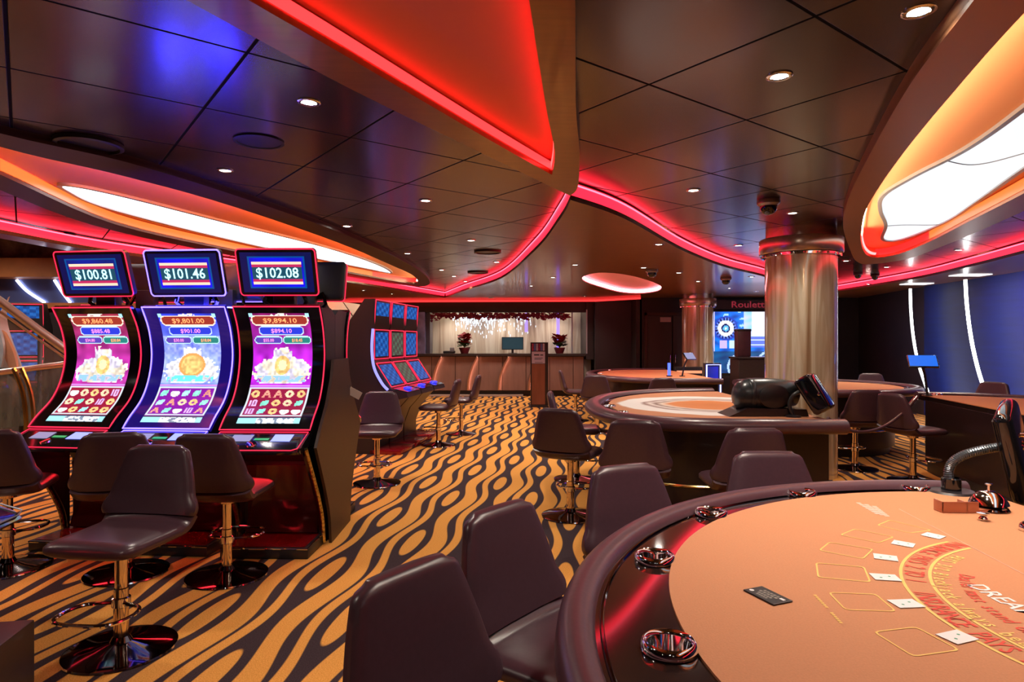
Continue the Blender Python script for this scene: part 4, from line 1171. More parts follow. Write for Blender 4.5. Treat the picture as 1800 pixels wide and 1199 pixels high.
def slot(name, loc, rz, led, theme, amount, digits, label, group, detail=2, back=False, xtra=None):
    root = empty(name, loc, rz, label, 'slot machine', group)
    hw = .315
    # cabinet
    bm = bmesh.new()
    side = [(-.05, 1.745), (.02, 1.60), (.03, 1.40), (.0, 1.20), (-.08, 1.04), (-.22, .92), (-.33, .86), (-.40, .77), (-.05, .72), (.05, .60), (.06, .0), (.30, 0), (.30, 1.70), (.20, 1.75)]
    loft(bm, [[(x, y, z) for y, z in side] for x in (-hw + .012, hw - .012)])
    bm2('cabinet', bm, M['blackm'], root, 30)
    for sx in (-1, 1):
        q = [(.0, .0)] + cr([(-.01, .02), (-.04, .20), (-.13, .38), (-.25, .56), (-.40, .77)], 5) + [(.0, .77)]
        bm = bmesh.new(); loft(bm, [[(sx * (hw - .012) - sx * d_, y, z) for y, z in q] for d_ in (0, .025)]); bm2('side_cheek', bm, M['black'], root, 30)
    bm = bmesh.new(); sheet(bm, PROF, -hw, hw, 0, 1, -.03, .0, 30); bm2('screen_bezel', bm, M['bezel_blue' if led == 'blue_led' else 'black'], root, 40)
    bm = bmesh.new()
    loop = [(-hw, *prof_at(PROF, i / 24, .004)) for i in range(25)] + [(-hw + hw * 2 * i / 8, *prof_at(PROF, 1, .004)) for i in range(1, 8)] + \
           [(hw, *prof_at(PROF, 1 - i / 24, .004)) for i in range(25)] + [(hw - hw * 2 * i / 8, *prof_at(PROF, 0, .004)) for i in range(1, 8)]
    tube(bm, loop, .0052, 6, closed=True); bm2('led_edge', bm, M[led], root, 60)
    # screen
    x0, x1 = -.215, .225
    def S(u, v, off=.002):
        y, z = prof_at(PROF, .055 + .89 * v, off); return (x0 + (x1 - x0) * u, y, z)
    if not back:
        nu, nv = (64, 150) if detail == 2 else (10, 20)
        so = screen_mesh(S, nu, nv, pic_theme(theme) if detail == 2 else pic_far(theme), M['screen' if detail == 2 else 'screen_far'], root, 'game_screen')
        if detail == 2 and digits:
            w = x1 - x0
            for s, cu, cv, size, mm, k in ((digits[0], .5, .914, .060, 'orange_em', 1.05), (digits[1], .5, .826, .050, 'pink_em', .95), (digits[2], .27, .751, .036, 'pink_em', .8), (digits[3], .75, .751, .036, 'orange_em', .8)):
                bm = bmesh.new()
                put_text(bm, s, size, lambda a, b: S(cu + a / w, cv + b / 1.0, .0035), 0, True, k)
                bm2('dial_digits', bm, M[mm], so, 0)
    # button deck
    deck = [(-.318, .875), (-.33, .868), (-.545, .792), (-.565, .770), (-.545, .752), (-.40, .762), (-.30, .84)]
    bm = bmesh.new()
    def deckx(x, k): return [(x, (y if y > -.5 or k == 0 else y + .03), z) for y, z in deck]
    loft(bm, [deckx(-hw, 1), deckx(-hw + .04, 0), deckx(hw - .04, 0), deckx(hw, 1)]); dk = bm2('button_deck', bm, M['black'], root, 30)
    DP = [(-.548, .794), (-.33, .871)]
    def DS_(u, v, off=.002): y, z = prof_at(DP, v, off); return (u, y, z)
    bm = bmesh.new()
    tube(bm, [DS_(-hw + .01, .0), DS_(-hw + .01, 1), DS_(hw - .01, 1), DS_(hw - .01, .0), (hw - .05, -.556, .785), (-hw + .05, -.556, .785)], .0035, 6, closed=True); bm2('deck_led', bm, M[led], dk)
    for u0, u1, v0, v1, mm, nm in ((-.19, -.05, .42, .82, 'tablet_lav', 'info_screen'), (-.03, .07, .50, .62, 'green_em', 'credit_display'), (.09, .22, .42, .85, 'bluew_em', 'play_button')):
        bm = bmesh.new(); bm.faces.new([bm.verts.new(DS_(*q)) for q in ((u0, v0), (u1, v0), (u1, v1), (u0, v1))]); bm2(nm, bm, M[mm], dk, 0)
    bm = bmesh.new(); lathe(bm, [(.035, 0), (.033, .010), (.0, .012)], 24, mx=Matrix.Translation((-.02, -.50, .812)) @ Matrix.Rotation(math.atan2(.077, .218), 4, 'X')); bm2('spin_button', bm, M['chrome'], dk)
    # lower belly, step
    bm = bmesh.new()
    loft(bm, [[(x, y, z) for y, z in ((.0, .58), (.03, .40), (.02, .20), (-.02, .09), (.055, .09), (.055, .58))] for x in (-hw + .05, hw - .05)]); bm2('belly_panel', bm, M['belly'], root, 40)
    bm = bmesh.new(); box(bm, -.22, .22, -.13, -.11, .715, .722); bm2('under_light', bm, M['belly_led'], root, 0)
    bm = bmesh.new(); box(bm, -hw + .01, hw - .01, -.34, .05, 0, .075, .006); st = bm2('foot_step', bm, M['blackm'], root, 30)
    bm = bmesh.new(); box(bm, -hw + .04, hw - .04, -.31, .04, .0752, .079); bm2('step_pad', bm, M['redgloss'], st, 0)
    bm = bmesh.new(); tube(bm, [(-hw + .015, -.0, .07), (-hw + .015, -.338, .07), (hw - .015, -.338, .07), (hw - .015, 0, .07)], .007, 6); bm2('step_nosing', bm, M['chrome'], st)
    for sx in (-1, 1):
        bm = bmesh.new()
        q = cr([(-.41, .77), (-.26, .56), (-.14, .38), (-.05, .20), (-.015, .02)], 6)
        tube(bm, [(sx * (hw - .002), y, z) for y, z in q], .014, 8); bm2('side_trim', bm, M['reflect_trim'], root)
    # topper
    tp = empty('topper', (0, 0, 0)); tp.parent = root
    Q = [(-.045, 1.835), (-.150, 2.160)]
    tw = .285
    def TS(u, v, off=.001): y, z = prof_at(Q, v, off); return (-tw + 2 * tw * u, y, z)
    def trect(e, off):
        out = []
        r = .03
        for cx, cz, a in ((1 - e / .57 - r / .57, e / .34 + r / .34, -90), (1 - e / .57 - r / .57, 1 - e / .34 - r / .34, 0), (e / .57 + r / .57, 1 - e / .34 - r / .34, 90), (e / .57 + r / .57, e / .34 + r / .34, 180)):
            for t in range(5):
                an = math.radians(a + t * 22.5); out.append(TS(cx + math.cos(an) * r / .57, cz + math.sin(an) * r / .34, off))
        return out
    bm = bmesh.new(); loft(bm, [trect(.03, -.075), trect(0, -.05), trect(0, -.002), trect(.006, .0)]); bm2('topper_housing', bm, M['blackm'], tp, 40)
    bm = bmesh.new(); tube(bm, trect(-.002, -.002), .0052, 6, closed=True); bm2('topper_led', bm, M[led], tp)
    if not back:
        screen_mesh(lambda u, v: TS(.045 + .91 * u, .07 + .86 * v, .002), 40 if detail == 2 else 8, 30 if detail == 2 else 8, pic_top(theme % 3) if detail == 2 else pic_far(0), M['screen' if detail == 2 else 'screen_far'], tp, 'topper_screen')
        if amount:
            bm = bmesh.new(); put_text(bm, amount, .105, lambda a, b: TS(.5 + a / .57, .39 + b / .34, .005), 0, True, .92); bm2('jackpot_amount', bm, M['cyan_em'], tp, 0)
    for sx in (-1, 1):
        bm = bmesh.new(); tube(bm, [(sx * .10, .12, 1.72), (sx * .16, .06, 1.80), (sx * .12, .03, 1.90)], .016, 8); bm2('topper_arm', bm, M['chrome_dark'], root)
    if led == 'blue_led' and not back and detail == 2:
        bm = bmesh.new(); box(bm, -.29, .29, .0, .16, 1.752, 1.756); bm2('top_glow_strip', bm, em('blue_top_strip', (.03, .03, 1.0), 60.0), root, 0)
    bm = bmesh.new(); box(bm, -.08, .08, .02, .10, 1.70, 1.93, .01); bm2('topper_neck', bm, M['blackm'], root)
    return root

rb = math.radians(-5)
def row(x, k, off=0.0):   # machine positions of the front bank
    X0, Y0 = -1.70, 4.75
    return (X0 + x * math.cos(rb) - off * math.sin(rb), Y0 + x * math.sin(rb) + off * math.cos(rb), 0)
SG = 'front bank of curved-screen slot machines'
slot('slot_machine', row(-1.41, 0), math.radians(-7), 'pink_led', 0, '$100.81', ('$9,860.48', '$885.48', '$34.80', '$20.84'), 'left of the two red-edged slot machines, topper showing $100.81', SG)
slot('slot_machine', row(-.70, 1), math.radians(-4), 'blue_led', 1, '$101.46', ('$9,801.00', '$901.00', '$30.00', '$18.04'), 'blue-edged curved-screen slot machine, its topper showing $101.46', SG)
slot('slot_machine', row(0, 2), math.radians(-1), 'pink_led', 2, '$102.08', ('$9,894.10', '$894.10', '$55.00', '$18.45'), 'right of the two red-edged slot machines, topper showing $102.08', SG)
BO = .62
slot('slot_machine', (-1.70, 4.75 + BO, 0), PI, 'pink_led', 3, None, None, 'slot machine seen from behind, right one backing the front bank', 'slot machines backing the front bank', 1, True)
slot('slot_machine', (-2.40, 4.82 + BO, 0), PI - .03, 'blue_led', 3, None, None, 'slot machine seen from behind, blue-edged, between the 101.46 and 102.08 toppers', 'slot machines backing the front bank', 1, True)
slot('slot_machine', (-3.10, 4.90 + BO, 0), PI - .06, 'pink_led', 3, None, None, 'slot machine seen from behind, left one backing the front bank', 'slot machines backing the front bank', 1, True)
# brown end panel closing the back-to-back bank
ep = (-1.358, 4.75, 0)
bm = bmesh.new()
q = cr([(-.38, .77), (-.23, .56), (-.11, .38), (-.02, .20), (0.015, .0)], 5)
pane = [(-.34, .84), (-.15, 1.02)] if False else [(-.30, .86), (-.10, 1.04), (.03, 1.22), (.08, 1.36)]
left = q[::-1] + pane
half = BO
poly = left + [(BO - y, z) for y, z in left[::-1]]
loft(bm, [[(x, y, z) for y, z in poly] for x in (0, .02)])
o = bm2('bank_end_panel', bm, M['panel'], None, 30, loc=ep, rot=(0, 0, .02))
setp(o, 'tall dark brown waisted end panel closing the front slot bank on its right side', 'panel')
# slips of pale paper tucked on the panel top
o = bmesh.new(); box(o, -.06, .05, -.002, .002, -.03, .035, 0, mx=Matrix.Rotation(.5, 4, 'Y'))
o = bm2('paper_slip', o, M['white_card'], None, 0, loc=(ep[0] + .05, ep[1] + .60, 1.06)); setp(o, 'small pale paper slip sticking out of the gap beside the 102.08 machine', 'paper slip')

# second bank: three-window machines facing right
def slot_b(loc, rz, k, label, group, lit=True):
    root = empty('upright_slot_machine', loc, rz, label, 'slot machine', group)
    hw = .30
    bm = bmesh.new()
    side = [(-.02, 2.06), (-.02, 1.70), (0.0, 1.66), (0.0, 1.25), (-.03, 1.20), (-.24, .88), (-.26, .86), (-.46, .82), (-.48, .76), (-.30, .72), (-.10, .50), (0, .25), (0, 0), (.38, 0), (.38, 1.70), (.12, 2.06)]
    loft(bm, [[(x, y, z) for y, z in side] for x in (-hw, hw)]); bm2('cabinet', bm, M['blackm'], root, 30)
    for (P, nm, s) in (([(-.004, 1.71), (-.03, 2.05)], 'upper_window', 0), ([(-.008, 1.26), (-.008, 1.65)], 'middle_window', 1), ([(-.245, .89), (-.036, 1.20)], 'lower_window', 2)):
        if lit:
            screen_mesh(lambda u, v: (-hw + .06 + (hw * 2 - .12) * u, *prof_at(P, .08 + .84 * v, .006)), 12, 14, pic_far(k if s else 0), M['screen_far'], root, nm)
        bm = bmesh.new(); tube(bm, [(-hw + .01, *prof_at(P, 0, .008)), (hw - .01, *prof_at(P, 0, .008)), (hw - .01, *prof_at(P, 1, .008)), (-hw + .01, *prof_at(P, 1, .008))], .007, 6, closed=True); bm2('window_led', bm, M['pink_led'], root)
    bm = bmesh.new(); loft(bm, [[(-hw + .02, -.47, .83), (-hw + .02, -.26, .875)], [(hw - .02, -.47, .83), (hw - .02, -.26, .875)]], closed=False); bm2('button_deck', bm, M['black'], root, 0)
    bm = bmesh.new(); lathe(bm, [(.06, 0), (.05, .02), (0, .03)], 20, mx=Matrix.Translation((.02, -.37, .855)) @ Matrix.Scale(1.3, 4, (1, 0, 0))); bm2('lit_button', bm, em('deep_blue_button', (.02, .03, 1.0), 1.0), root)
    bm = bmesh.new(); box(bm, -hw, hw, -.38, .05, 0, .06, .005); st = bm2('foot_step', bm, M['redgloss'], root, 30)
    return root
d0 = Vector((-1.79, 8.78)); dd = Vector((.155, .988)).normalized()
rzb = math.atan2(-.155, .988) + PI / 2
for k in range(3):
    p = d0 + dd * (.64 * k)
    slot_b((p.x, p.y, 0), rzb, k, ('nearest', 'middle', 'furthest')[k] + ' red-framed slot machine of the second bank, facing right toward the aisle', 'second bank of slot machines facing right')
for k in range(2):
    p = d0 + dd * (.64 * k) + Vector((-.80, .12))
    slot_b((p.x, p.y, 0), rzb + PI, k, ('nearer', 'further')[k] + ' slot machine backing the second bank, showing its dark back and red edges', 'slot machines backing the second bank', False)
# blue-white lit curved edge on the side of the second bank
bm = bmesh.new(); pp = cr([(-1.82, 8.40, 1.66), (-1.83, 8.38, 1.40), (-1.80, 8.38, 1.15), (-1.70, 8.38, .95), (-1.62, 8.38, .86)], 6)
tube(bm, pp, .018, 8); o = bm2('lit_side_strip', bm, em('strip_lilac', (.25, .25, .9), 1.2)); setp(o, 'curved blue-white lit strip on the near side of the second slot bank', 'light strip')

# machine of a further bank cut by the left edge of the frame: deck, plinth, blue led edge
r3 = slot('slot_machine', (-2.53, 2.28, 0), math.radians(100), 'grey_sil', 1, None, None, 'slot machine mostly outside the left edge, only dark deck tip and brown plinth showing', 'slot machines at the left edge', 1)
bm = bmesh.new(); box(bm, -.60, .30, -.60, -.02, 0, .34, .008, mx=Matrix.Rotation(math.radians(0), 4, 'Z'))
bm2('plinth_box', bm, M['panel'], r3, 30)

# ================================================================== STAIR BALUSTRADE AND RIBBON AT THE LEFT
def rail_tube(bm, pts, r): tube(bm, [at(px, py, Y=Y) for px, py, Y in pts], r, 10)
root = empty('stair_balustrade', (-4.9, 7.0, 0), 0, 'sloping polished handrail with posts and glass sheets behind the left slot machine', 'balustrade')
def bal(bm, nm, m):
    bmesh.ops.translate(bm, vec=(4.9, -7.0, 0), verts=bm.verts); bm2(nm, bm, m, root)
bm = bmesh.new(); rail_tube(bm, [(-60, 488, 6.6), (0, 530, 6.7), (64, 578, 6.8), (150, 640, 6.9)], .045); bal(bm, 'handrail', M['steel'])
bm = bmesh.new(); rail_tube(bm, [(0, 548, 6.7), (64, 594, 6.8), (130, 640, 6.9)], .014); bal(bm, 'under_rail', M['steel'])
bm = bmesh.new(); rail_tube(bm, [(-50, 662, 6.0), (0, 655, 6.1), (120, 640, 6.4)], .03); bal(bm, 'lower_rail', M['steel'])
bm = bmesh.new(); rail_tube(bm, [(70, 585, 6.82), (70, 760, 6.82)], .022); bal(bm, 'post', mat('pale_blue_post', (.3, .5, .6), .2, .6))
bm = bmesh.new(); a, b, c, d = at(-60, 520, Y=6.65), at(140, 640, Y=6.9), at(140, 800, Y=6.9), at(-60, 800, Y=6.65)
bm.faces.new([bm.verts.new(p) for p in (a, b, c, d)]); bal(bm, 'glass_sheet', M['glass'])
bm = bmesh.new(); a, b, c, d = at(-60, 666, Y=6.0), at(125, 645, Y=6.4), at(125, 740, Y=6.4), at(-60, 760, Y=6.0)
bm.faces.new([bm.verts.new(p) for p in (a, b, c, d)]); bal(bm, 'lower_glass_sheet', mat('teal_glass', (.16, .30, .36), .08, .3, .6, 3, stretch=(3, 3, .6), alpha=.75))
for px in (46, 60):
    bm = bmesh.new(); tube(bm, cr([at(px - 22, 648, Y=5.9), at(px - 6, 690, Y=5.9), at(px, 740, Y=5.9), at(px, 800, Y=5.9)], 5), .02, 8); bal(bm, 'curved_gold_upright', M['gold'])
bm = bmesh.new(); tube(bm, [at(px, py, Y=6.3) for px, py in ((-30, 650), (15, 652), (38, 672), (42, 730), (38, 775))], .03, 8)
bal(bm, 'dark_frame', M['blackm'])
# ribbon sculpture
root = empty('ribbon_sculpture', (-5.6, 7.4, 0), 0, 'blurry pale blue and tan twisted ribbon form at the far left edge behind the handrail', 'sculpture')
for k, (mm, dx) in enumerate((('pale_swirl', 0), ('tan_swirl', .14), ('pale_swirl', .26))):
    bm = bmesh.new(); rings = []
    for i in range(24):
        t = i / 23; z = .75 + 1.25 * t; a = 1.2 + 2.2 * t + k * .7
        cx_ = -.42 + dx + .14 * math.sin(t * 4 + k); w = .13 * math.sin(PI * min(1, t * .9 + .12))
        rings.append([(cx_ - math.cos(a) * w, -math.sin(a) * w * .6 - .015, z), (cx_ + math.cos(a) * w, math.sin(a) * w * .6 - .015, z), (cx_ + math.cos(a) * w, math.sin(a) * w * .6 + .015, z + .02), (cx_ - math.cos(a) * w, -math.sin(a) * w * .6 + .015, z + .02)])
    loft(bm, rings); bm2('ribbon', bm, M[mm], root, 60)
bm = bmesh.new(); lathe(bm, [(0, 0), (.25, 0), (.25, .05), (.06, .1), (.05, .75), (0, .76)], 24, (-.35, 0, 0)); bm2('stand', bm, M['blackm'], root)
# two machines further back in the hall, seen through the glass
for i, (x, y, s) in enumerate(((-7.35, 9.6, 0), (-6.3, 9.9, 1))):
    slot_b((x, y, 0), math.radians(20), s, ('left', 'right')[i] + ' slot machine seen small through the stair glass in the far hall', 'slot machines in the far hall')

# ================================================================== CASHIER
YC = 17.4
root = empty('cashier_counter', (-.9, YC, 0), 0, 'long bronze-panelled cashier counter with curved glowing blades', 'counter')
bm = bmesh.new(); x = -3.2
while x < 2.8: box(bm, x + .006, min(x + .64 - .006, 2.84), 0, .06, .16, 1.08, .004); x += .64
bm2('front_panel', bm, M['counter'], root, 20)
bm = bmesh.new(); box(bm, -3.3, 2.86, .06, .75, .14, 1.09); bm2('counter_body', bm, M['skirt'], root, 0)
bm = bmesh.new(); box(bm, -3.35, 2.88, -.12, .80, 1.09, 1.16, .01); bm2('worktop', bm, M['counter_top'], root, 20)
bm = bmesh.new(); box(bm, -3.3, 2.8, .10, .7, 0, .14); bm2('kick_board', bm, M['blackm'], root, 0)
bm = bmesh.new(); box(bm, -3.3, 1.2, -.06, .10, 0, .05, .005); bm2('stone_plinth', bm, M['plinth'], root, 20)
for (pt, pb) in ((775, 760), (838, 822), (893, 876), (948, 929)):
    xt = (pt - 900) / F * YC + .9; xb = (pb - 900) / F * YC + .9
    q = cr([(xb, .17), (xb + .02, .45), (xb + (xt - xb) * .45, .78), (xt, 1.06)], 6)
    bm = bmesh.new(); loft(bm, [[(x - .010, -.10, z), (x + .035, -.10, z), (x + .035, -.09, z), (x, -.09, z), (x, .0, z), (x - .010, .0, z)] for x, z in q]); b = bm2('curved_blade', bm, M['copper_blade'], root, 40)
    bm = bmesh.new(); tube(bm, [(x + .012, -.05, z) for x, z in q], .007, 6); bm2('blade_light', bm, M['blade_led'], b)
# niche above the counter
bm = bmesh.new(); box(bm, -3.9, 2.3, 18.7, 18.8, 0, 2.6)
struct(bm2('wall_cashier', bm, M['curtain'], sm=0))
bm = bmesh.new()
box(bm, -4.2, 2.20, 17.35, 17.6, 2.28, ZS); box(bm, 2.0, 2.2, 17.3, 18.7, 1.0, ZS)
struct(bm2('wall_cashier_frame', bm, M['wall_dark'], sm=0))
bm = bmesh.new(); box(bm, -4.2, -2.25, 17.6, 18.2, 0, ZS); trim(bm, mat('slate_pier', (.06, .055, .085), .4), 0)
bm = bmesh.new(); box(bm, -3.0, -2.35, 17.3, 17.5, 1.16, 2.28, .0); trim(bm, mat('mauve_grey_glass', (.22, .20, .38), .15, .3, .5, 3), 0)
bm = bmesh.new(); box(bm, 1.62, 1.66, 17.5, 17.54, 1.16, 2.28); box(bm, 2.0, 2.03, 17.28, 17.3, 1.16, 2.35); trim(bm, M['grey_sil'], 0)
for i, xx in enumerate((-1.35, .3)):
    pass
# warm ceiling light line of the niche
bm = bmesh.new(); box(bm, -2.2, 1.9, 18.35, 18.45, 2.50, 2.53); struct(bm2('trim_niche_light', bm, em('niche_light', (1, .86, .66), 5.0), sm=0))
bm = bmesh.new(); box(bm, -3.6, -2.5, 17.62, 17.7, 2.2, 2.24); struct(bm2('trim_niche_light_left', bm, em('niche_light_v', (.6, .6, 1), 2.0), sm=0))
for xs_, ys_, zs_, ee in ((-1.6, 18.1, 2.5, 42), (-.2, 18.1, 2.5, 42), (1.2, 18.1, 2.5, 42), (-1.8, 16.6, 2.55, 30), (0, 16.6, 2.55, 30), (1.6, 16.5, 2.55, 25)):  # spots added to brighten the niche and the counter front
    ld = bpy.data.lights.new('niche_fill_spot', 'SPOT'); ld.energy = ee; ld.color = (1, .84, .68); ld.spot_size = 2.2; ld.spot_blend = .8; ld.shadow_soft_size = .06
    lo_ = bpy.data.objects.new('niche_fill_spot', ld); COL.objects.link(lo_); lo_.location = (xs_, ys_, zs_)
def pot(px, label):
    x = (px - 900) / F * 17.45
    root = empty('potted_poinsettia', (x, 17.55, 1.16), 0, label, 'potted plant', 'poinsettias on the cashier counter')
    bm = bmesh.new(); lathe(bm, [(0, 0), (.10, 0), (.15, .14), (.16, .16), (.13, .15), (0, .15)], 20); bm2('pot', bm, M['pot'], root)
    rs = random.Random(px)
    for nm, m, n_, z0, z1, rr in (('leaves', 'leaf', 40, .18, .30, .17), ('bracts', 'flower', 90, .26, .48, .17)):
        bm = bmesh.new()
        for i in range(n_):
            a = rs.uniform(0, 2 * PI); e = rs.uniform(-.3, .8); r0 = rs.uniform(.0, rr * .7); z = rs.uniform(z0, z1); l = rs.uniform(.12, .19); w = l * .5
            c = Vector((math.cos(a) * r0, math.sin(a) * r0, z)); d = Vector((math.cos(a) * math.cos(e), math.sin(a) * math.cos(e), math.sin(e))); s = d.cross(Vector((0, 0, 1))).normalized()
            v = [bm.verts.new(p) for p in (c, c + d * l * .5 + s * w, c + d * l, c + d * l * .5 - s * w)]
            bm.faces.new(v)
        bm2(nm, bm, M[m], root, 0)
    bm = bmesh.new()
    for i in range(8):
        a = i * PI / 4; tube(bm, [(0, 0, .14), (math.cos(a) * .05, math.sin(a) * .05, .26), (math.cos(a) * .10, math.sin(a) * .10, .36)], .006, 5)
    bm2('stems', bm, M['leaf'], root)
pot(816, 'red poinsettia on the left part of the cashier counter')
pot(984, 'red poinsettia at the right end of the cashier counter')
x = (901 - 900) / F * 17.6
root = empty('counter_monitor', (x, 17.75, 1.16), 0, 'dark teal monitor standing on the cashier counter', 'monitor')
bm = bmesh.new(); box(bm, -.30, .30, -.02, .02, .10, .45, .01); bm2('monitor_housing', bm, M['blackm'], root)
bm = bmesh.new(); box(bm, -.28, .28, -.023, -.021, .12, .43); bm2('monitor_screen', bm, em('teal_screen', (.02, .11, .15), .25), root, 0)
bm = bmesh.new(); box(bm, -.03, .03, -.01, .03, 0, .12); box(bm, -.12, .12, -.07, .07, 0, .012); bm2('monitor_stand', bm, M['blackm'], root, 0)
root = empty('counter_scanner', (-1.72, 17.6, 1.16), 0, 'low dark desk device beside the left poinsettia', 'desk device')
bm = bmesh.new(); box(bm, -.16, .16, -.1, .1, 0, .07, .01); bm2('device_body', bm, M['blackm'], root)
bm = bmesh.new(); box(bm, .02, .14, -.04, -.02, .07, .16, .004); bm2('device_display', bm, M['grey_sil'], root)
# icicle lights and garland hung in the cashier opening
bm = bmesh.new(); rs = random.Random(5)
for i in range(260):
    u = rs.gauss(0, 1); x = rs.choice((-1.35, -1.05, -.75, -.35, .25)) + u * .16; z = 2.25 - abs(rs.gauss(0, .22)); y = 17.9 + rs.uniform(-.15, .15)
    l = rs.uniform(.04, .10); w = .008
    v = [bm.verts.new(p) for p in ((x - w, y, z), (x + w, y, z), (x + w * .4 + rs.uniform(-.01, .01), y, z - l), (x - w * .4, y + w, z - l))]
    bm.faces.new(v)
o = bm2('icicle_lights', bm, M['crystal'], None, 0); setp(o, 'sparkling white icicle light strings hanging above the cashier counter', 'string lights', kind='stuff')
bm = bmesh.new()
for i in range(700):
    x = rs.uniform(-2.2, 1.55); z = 2.20 + rs.gauss(0, .04) - .04 * math.sin(x * 5) ** 2; y = 17.72 + rs.gauss(0, .03); l = .12
    a = rs.uniform(0, PI); v = [bm.verts.new(p) for p in ((x, y, z), (x + math.cos(a) * l, y + .01, z + math.sin(a) * l * .6), (x + math.cos(a + 1) * l * .6, y - .01, z + math.sin(a + 1) * l * .6))]
    bm.faces.new(v)
o = bm2('tinsel_garland', bm, M['garland'], None, 0); setp(o, 'dark red tinsel garland along the top of the cashier opening', 'garland', kind='stuff')
for i, (xx, z0, z1, lab) in enumerate(((1.28, 1.30, 2.28, 'vertical post glowing for a violet reflection at the right of the cashier opening'), (.40, 1.75, 2.28, 'short violet light column above the counter monitor'))):
    bm = bmesh.new(); box(bm, xx - .04, xx + .04, 17.85, 17.9, z0, z1, .005); o = bm2('glow_post', bm, M['purple_em']); setp(o, lab, 'light post')

# poster stand in the aisle
x, y, _ = at(948, 716, 0.0)
root = empty('poster_stand', (x, y, 0), -.06, 'tall brown poster stand with a printed notice in front of the cashier', 'poster stand')
bm = bmesh.new(); box(bm, -.20, .20, -.03, .03, 0.02, 1.47, .006); box(bm, -.20, .22, -.06, .14, 0, .03, .004); bm2('stand_body', bm, M['skirt'], root, 20)
bm = bmesh.new(); box(bm, -.17, .13, -.034, -.031, .06, .98); bm2('wood_inlay', bm, M['wood_red'], root, 0)
bm = bmesh.new(); box(bm, -.17, .13, -.036, -.031, .99, 1.26); nt = bm2('paper_notice', bm, M['paper'], root, 0)
bm = bmesh.new()
for r_, (x0_, x1_, z_, h_) in enumerate(((-.12, .0, 1.20, .03), (.02, .09, 1.195, .025), (-.11, .08, 1.12, .012), (-.11, .05, 1.09, .012), (-.10, .08, 1.02, .010))):
    box(bm, x0_, x1_, -.0375, -.0362, z_ - h_, z_)
bm2('notice_print', bm, M['ink'], nt, 0)
bm = bmesh.new()
for k in range(6): box(bm, -.17 + .05 * k, -.13 + .05 * k, -.036, -.031, 1.28, 1.44, mi=k % 3)
bm2('colour_poster', bm, [M['garland'], M['blue_dim'], M['paper']], root, 0)

# ================================================================== ROULETTE VIDEO WALL AND PODIUM
def pic_wall(u, v):
    du, dv = (u - .175) * 1.307, v - .73
    d = math.hypot(du, dv)
    n = .5 + .5 * math.sin(u * 23 + 3 * math.sin(v * 11)) * math.sin(v * 27 + u * 7)
    c = [.01, .05 + .14 * n, .30 + .60 * n]
    if n > .86 and v > .55: c = [.30, .55, .95]
    if d < .20: c = [.02, .05, .40]
    if d < .17: c = [.01, .01, .08] if int((math.atan2(dv, du) + PI) * 6) % 2 else [.10, .18, .60]
    if d < .130: c = [.80, .85, .92]
    if d < .072: c = [.01, .01, .08]
    if d < .048: c = [.10, .40, .75]
    if d < .018: c = [.9, .95, 1]
    if u > .50 and v > .62: c = [.72 + .1 * n, .70, .95]
    if .40 < u < .50 and v > .45: c = [.22 + .3 * n, .50, .80]
    if u > .46 and .42 < v < .62: c = [.10, .15, .75] if int(v * 40) % 3 else [.55, .70, .95]
    if .10 < u < .31 and .40 < v < .53 and not .195 < u < .215: c = [.45, .36, .72] if u < .2 else [.45, .60, .62]
    if u < .035 and v > .35: c = [.55, .50, .75]
    if v < .36: c = [.01, .03 + .05 * n, .12 + .1 * n]
    for cu, r in ((.36, .20), (.75, .26)):
        if v < .42 and abs(math.hypot((u - cu) * 1.3, (v - .10)) - r) < .018: c = [.35, .5, .8]
    return c
root = empty('video_wall', (5.0, 16.0, 0), 0, 'large blue video wall showing a roulette wheel between the two columns', 'video screen')
XW = 2.0
screen_mesh(lambda u, v: (XW * u - .02, .0, .70 + 1.53 * v), 110, 62, pic_wall, em_attr('video_wall_picture', 1.1), root, 'video_picture')
bm = bmesh.new(); box(bm, -.06, XW + .05, .005, .10, .64, 2.28, .01); bm2('screen_housing', bm, M['blackm'], root)
bm = bmesh.new(); box(bm, -.06, XW + .05, .0, .34, 0, .64, .01); bm2('screen_plinth', bm, M['skirt'], root)
bm = bmesh.new(); box(bm, 4.95, 7.4, 15.95, 16.05, 2.29, 2.52); sg = bm2('roulette_sign', bm, mat('sign_board_dark', (.035, .008, .012), .5), None, 0)
setp(sg, 'dark sign board with red Roulette lettering above the video wall', 'sign')
bm = bmesh.new(); put_text(bm, 'Roulette', .22, lambda a, b: (5.92 + a, 15.945, 2.335 + b), 0, True, 1.25); l_ = bm2('sign_lettering', bm, M['red_letters'], sg, 0)
x, y, _ = at(1313, 640, Y=12.2)
root = empty('podium', (4.62, 12.3, 0), 0, 'dark brown podium cabinet in front of the video wall', 'podium')
bm = bmesh.new(); box(bm, -.36, .62, -.25, .25, 0, 1.16, .01); bm2('podium_body', bm, M['panel'], root, 20)
bm = bmesh.new(); box(bm, -.38, .64, -.27, .27, 1.16, 1.20, .008); bm2('podium_top', bm, M['counter_top'], root, 20)
root = empty('upright_dark_case', (4.42, 12.3, 1.20), 0, 'upright dark red-brown case standing on the podium before the video wall', 'case')
bm = bmesh.new(); box(bm, -.13, .13, -.10, .10, 0, .52, .02); bm2('case_body', bm, mat('dark_red_case', (.06, .014, .02), .45, 0, .2, 10), root)
bm = bmesh.new(); box(bm, -.135, .135, -.105, .105, .48, .53, .015); bm2('case_lid', bm, M['blackm'], root)
root = empty('lit_game_terminal', (3.66, 11.6, 0), .1, 'small game terminal with a glowing blue frame left of the podium', 'terminal')
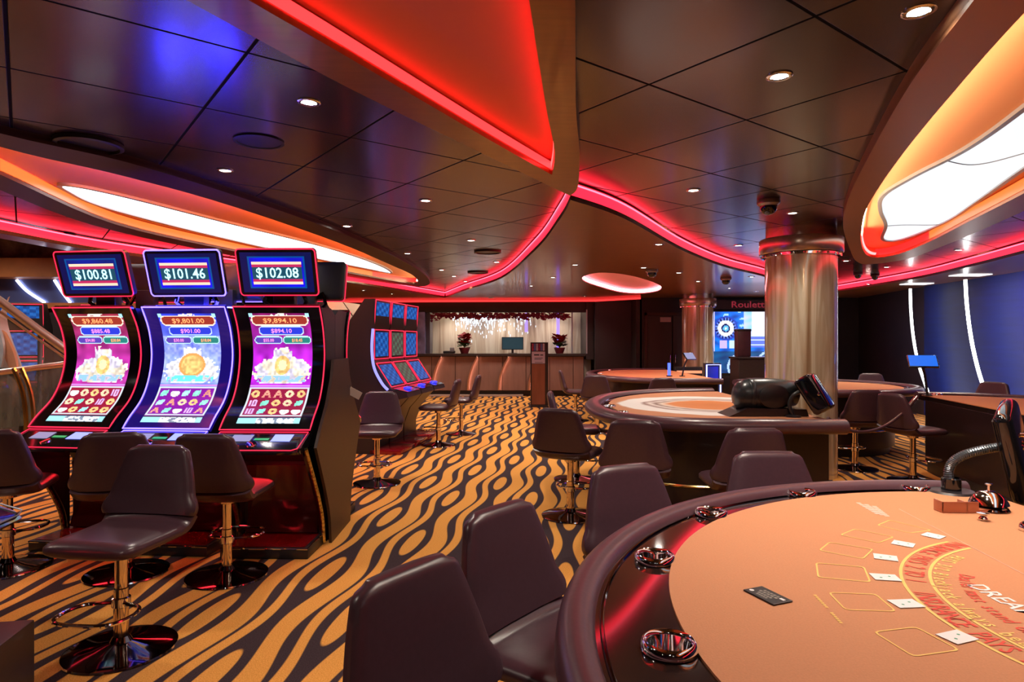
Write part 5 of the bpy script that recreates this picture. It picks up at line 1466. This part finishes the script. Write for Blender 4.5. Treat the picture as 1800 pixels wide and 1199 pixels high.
bm = bmesh.new(); box(bm, -.16, .13, 0, .14, 0, 1.1, .01); bm2('terminal_body', bm, M['blackm'], root)
screen_mesh(lambda u, v: (-.13 + .2 * u, -.004, .62 + .42 * v), 6, 10, lambda u, v: (.02 + .25 * (v < .5 and u > .3), .03, .30 + .4 * u), M['screen_far'], root, 'terminal_screen')
bm = bmesh.new(); tube(bm, [(-.15, -.01, 1.07), (.11, -.01, 1.07), (.11, -.01, .35), (-.15, -.01, .35)], .012, 6, closed=True); bm2('blue_frame', bm, em('frame_glow', (.25, .30, 1), 4.0), root)
root = empty('lit_roulette_display', (3.95, 14.3, 0), 0, 'low roulette display edge lit orange and blue, behind the terminal', 'display')
bm = bmesh.new(); box(bm, -.3, .3, 0, .2, 0, .92, .01); bm2('display_cabinet', bm, M['blackm'], root)
bm = bmesh.new(); box(bm, -.28, .28, -.01, 0, .78, .84); bm2('light_line', bm, em('orange_line', (1, .3, .15), .9), root, 0)
# dark display right of the column on the far table
root = empty('dealer_display_back', (4.72, 9.55, .866), 0, 'dark display seen from behind just right of the column', 'display')
bm = bmesh.new(); box(bm, -.10, .10, -.03, .03, .05, .36, .02); bm2('display_housing', bm, M['blackm'], root)
bm = bmesh.new(); box(bm, -.03, .03, -.03, .03, 0, .06); bm2('foot', bm, M['blackm'], root, 0)

# sagging rope between the tables in front of the right stools
pts_ = [at(px, py, Y=Y) for px, py, Y in ((1455, 735, 6.45), (1480, 752, 6.5), (1512, 760, 6.55), (1550, 752, 6.6), (1585, 728, 6.65), (1612, 698, 6.7))]
o0 = Vector(pts_[0])
root = empty('barrier_rope', tuple(o0), 0, 'brown barrier rope sagging from behind the big column to the right card table', 'rope')
bm = bmesh.new(); tube(bm, [tuple(Vector(p) - o0) for p in cr(pts_, 6)], .016, 8); bm2('rope', bm, M['leather'], root)
bm = bmesh.new(); a_ = Vector(pts_[-1]) - o0; b_ = Vector(at(1600, 712, Y=6.69)) - o0; tube(bm, [tuple(b_), tuple(a_)], .022, 10); bm2('rope_end', bm, M['chrome'], root)
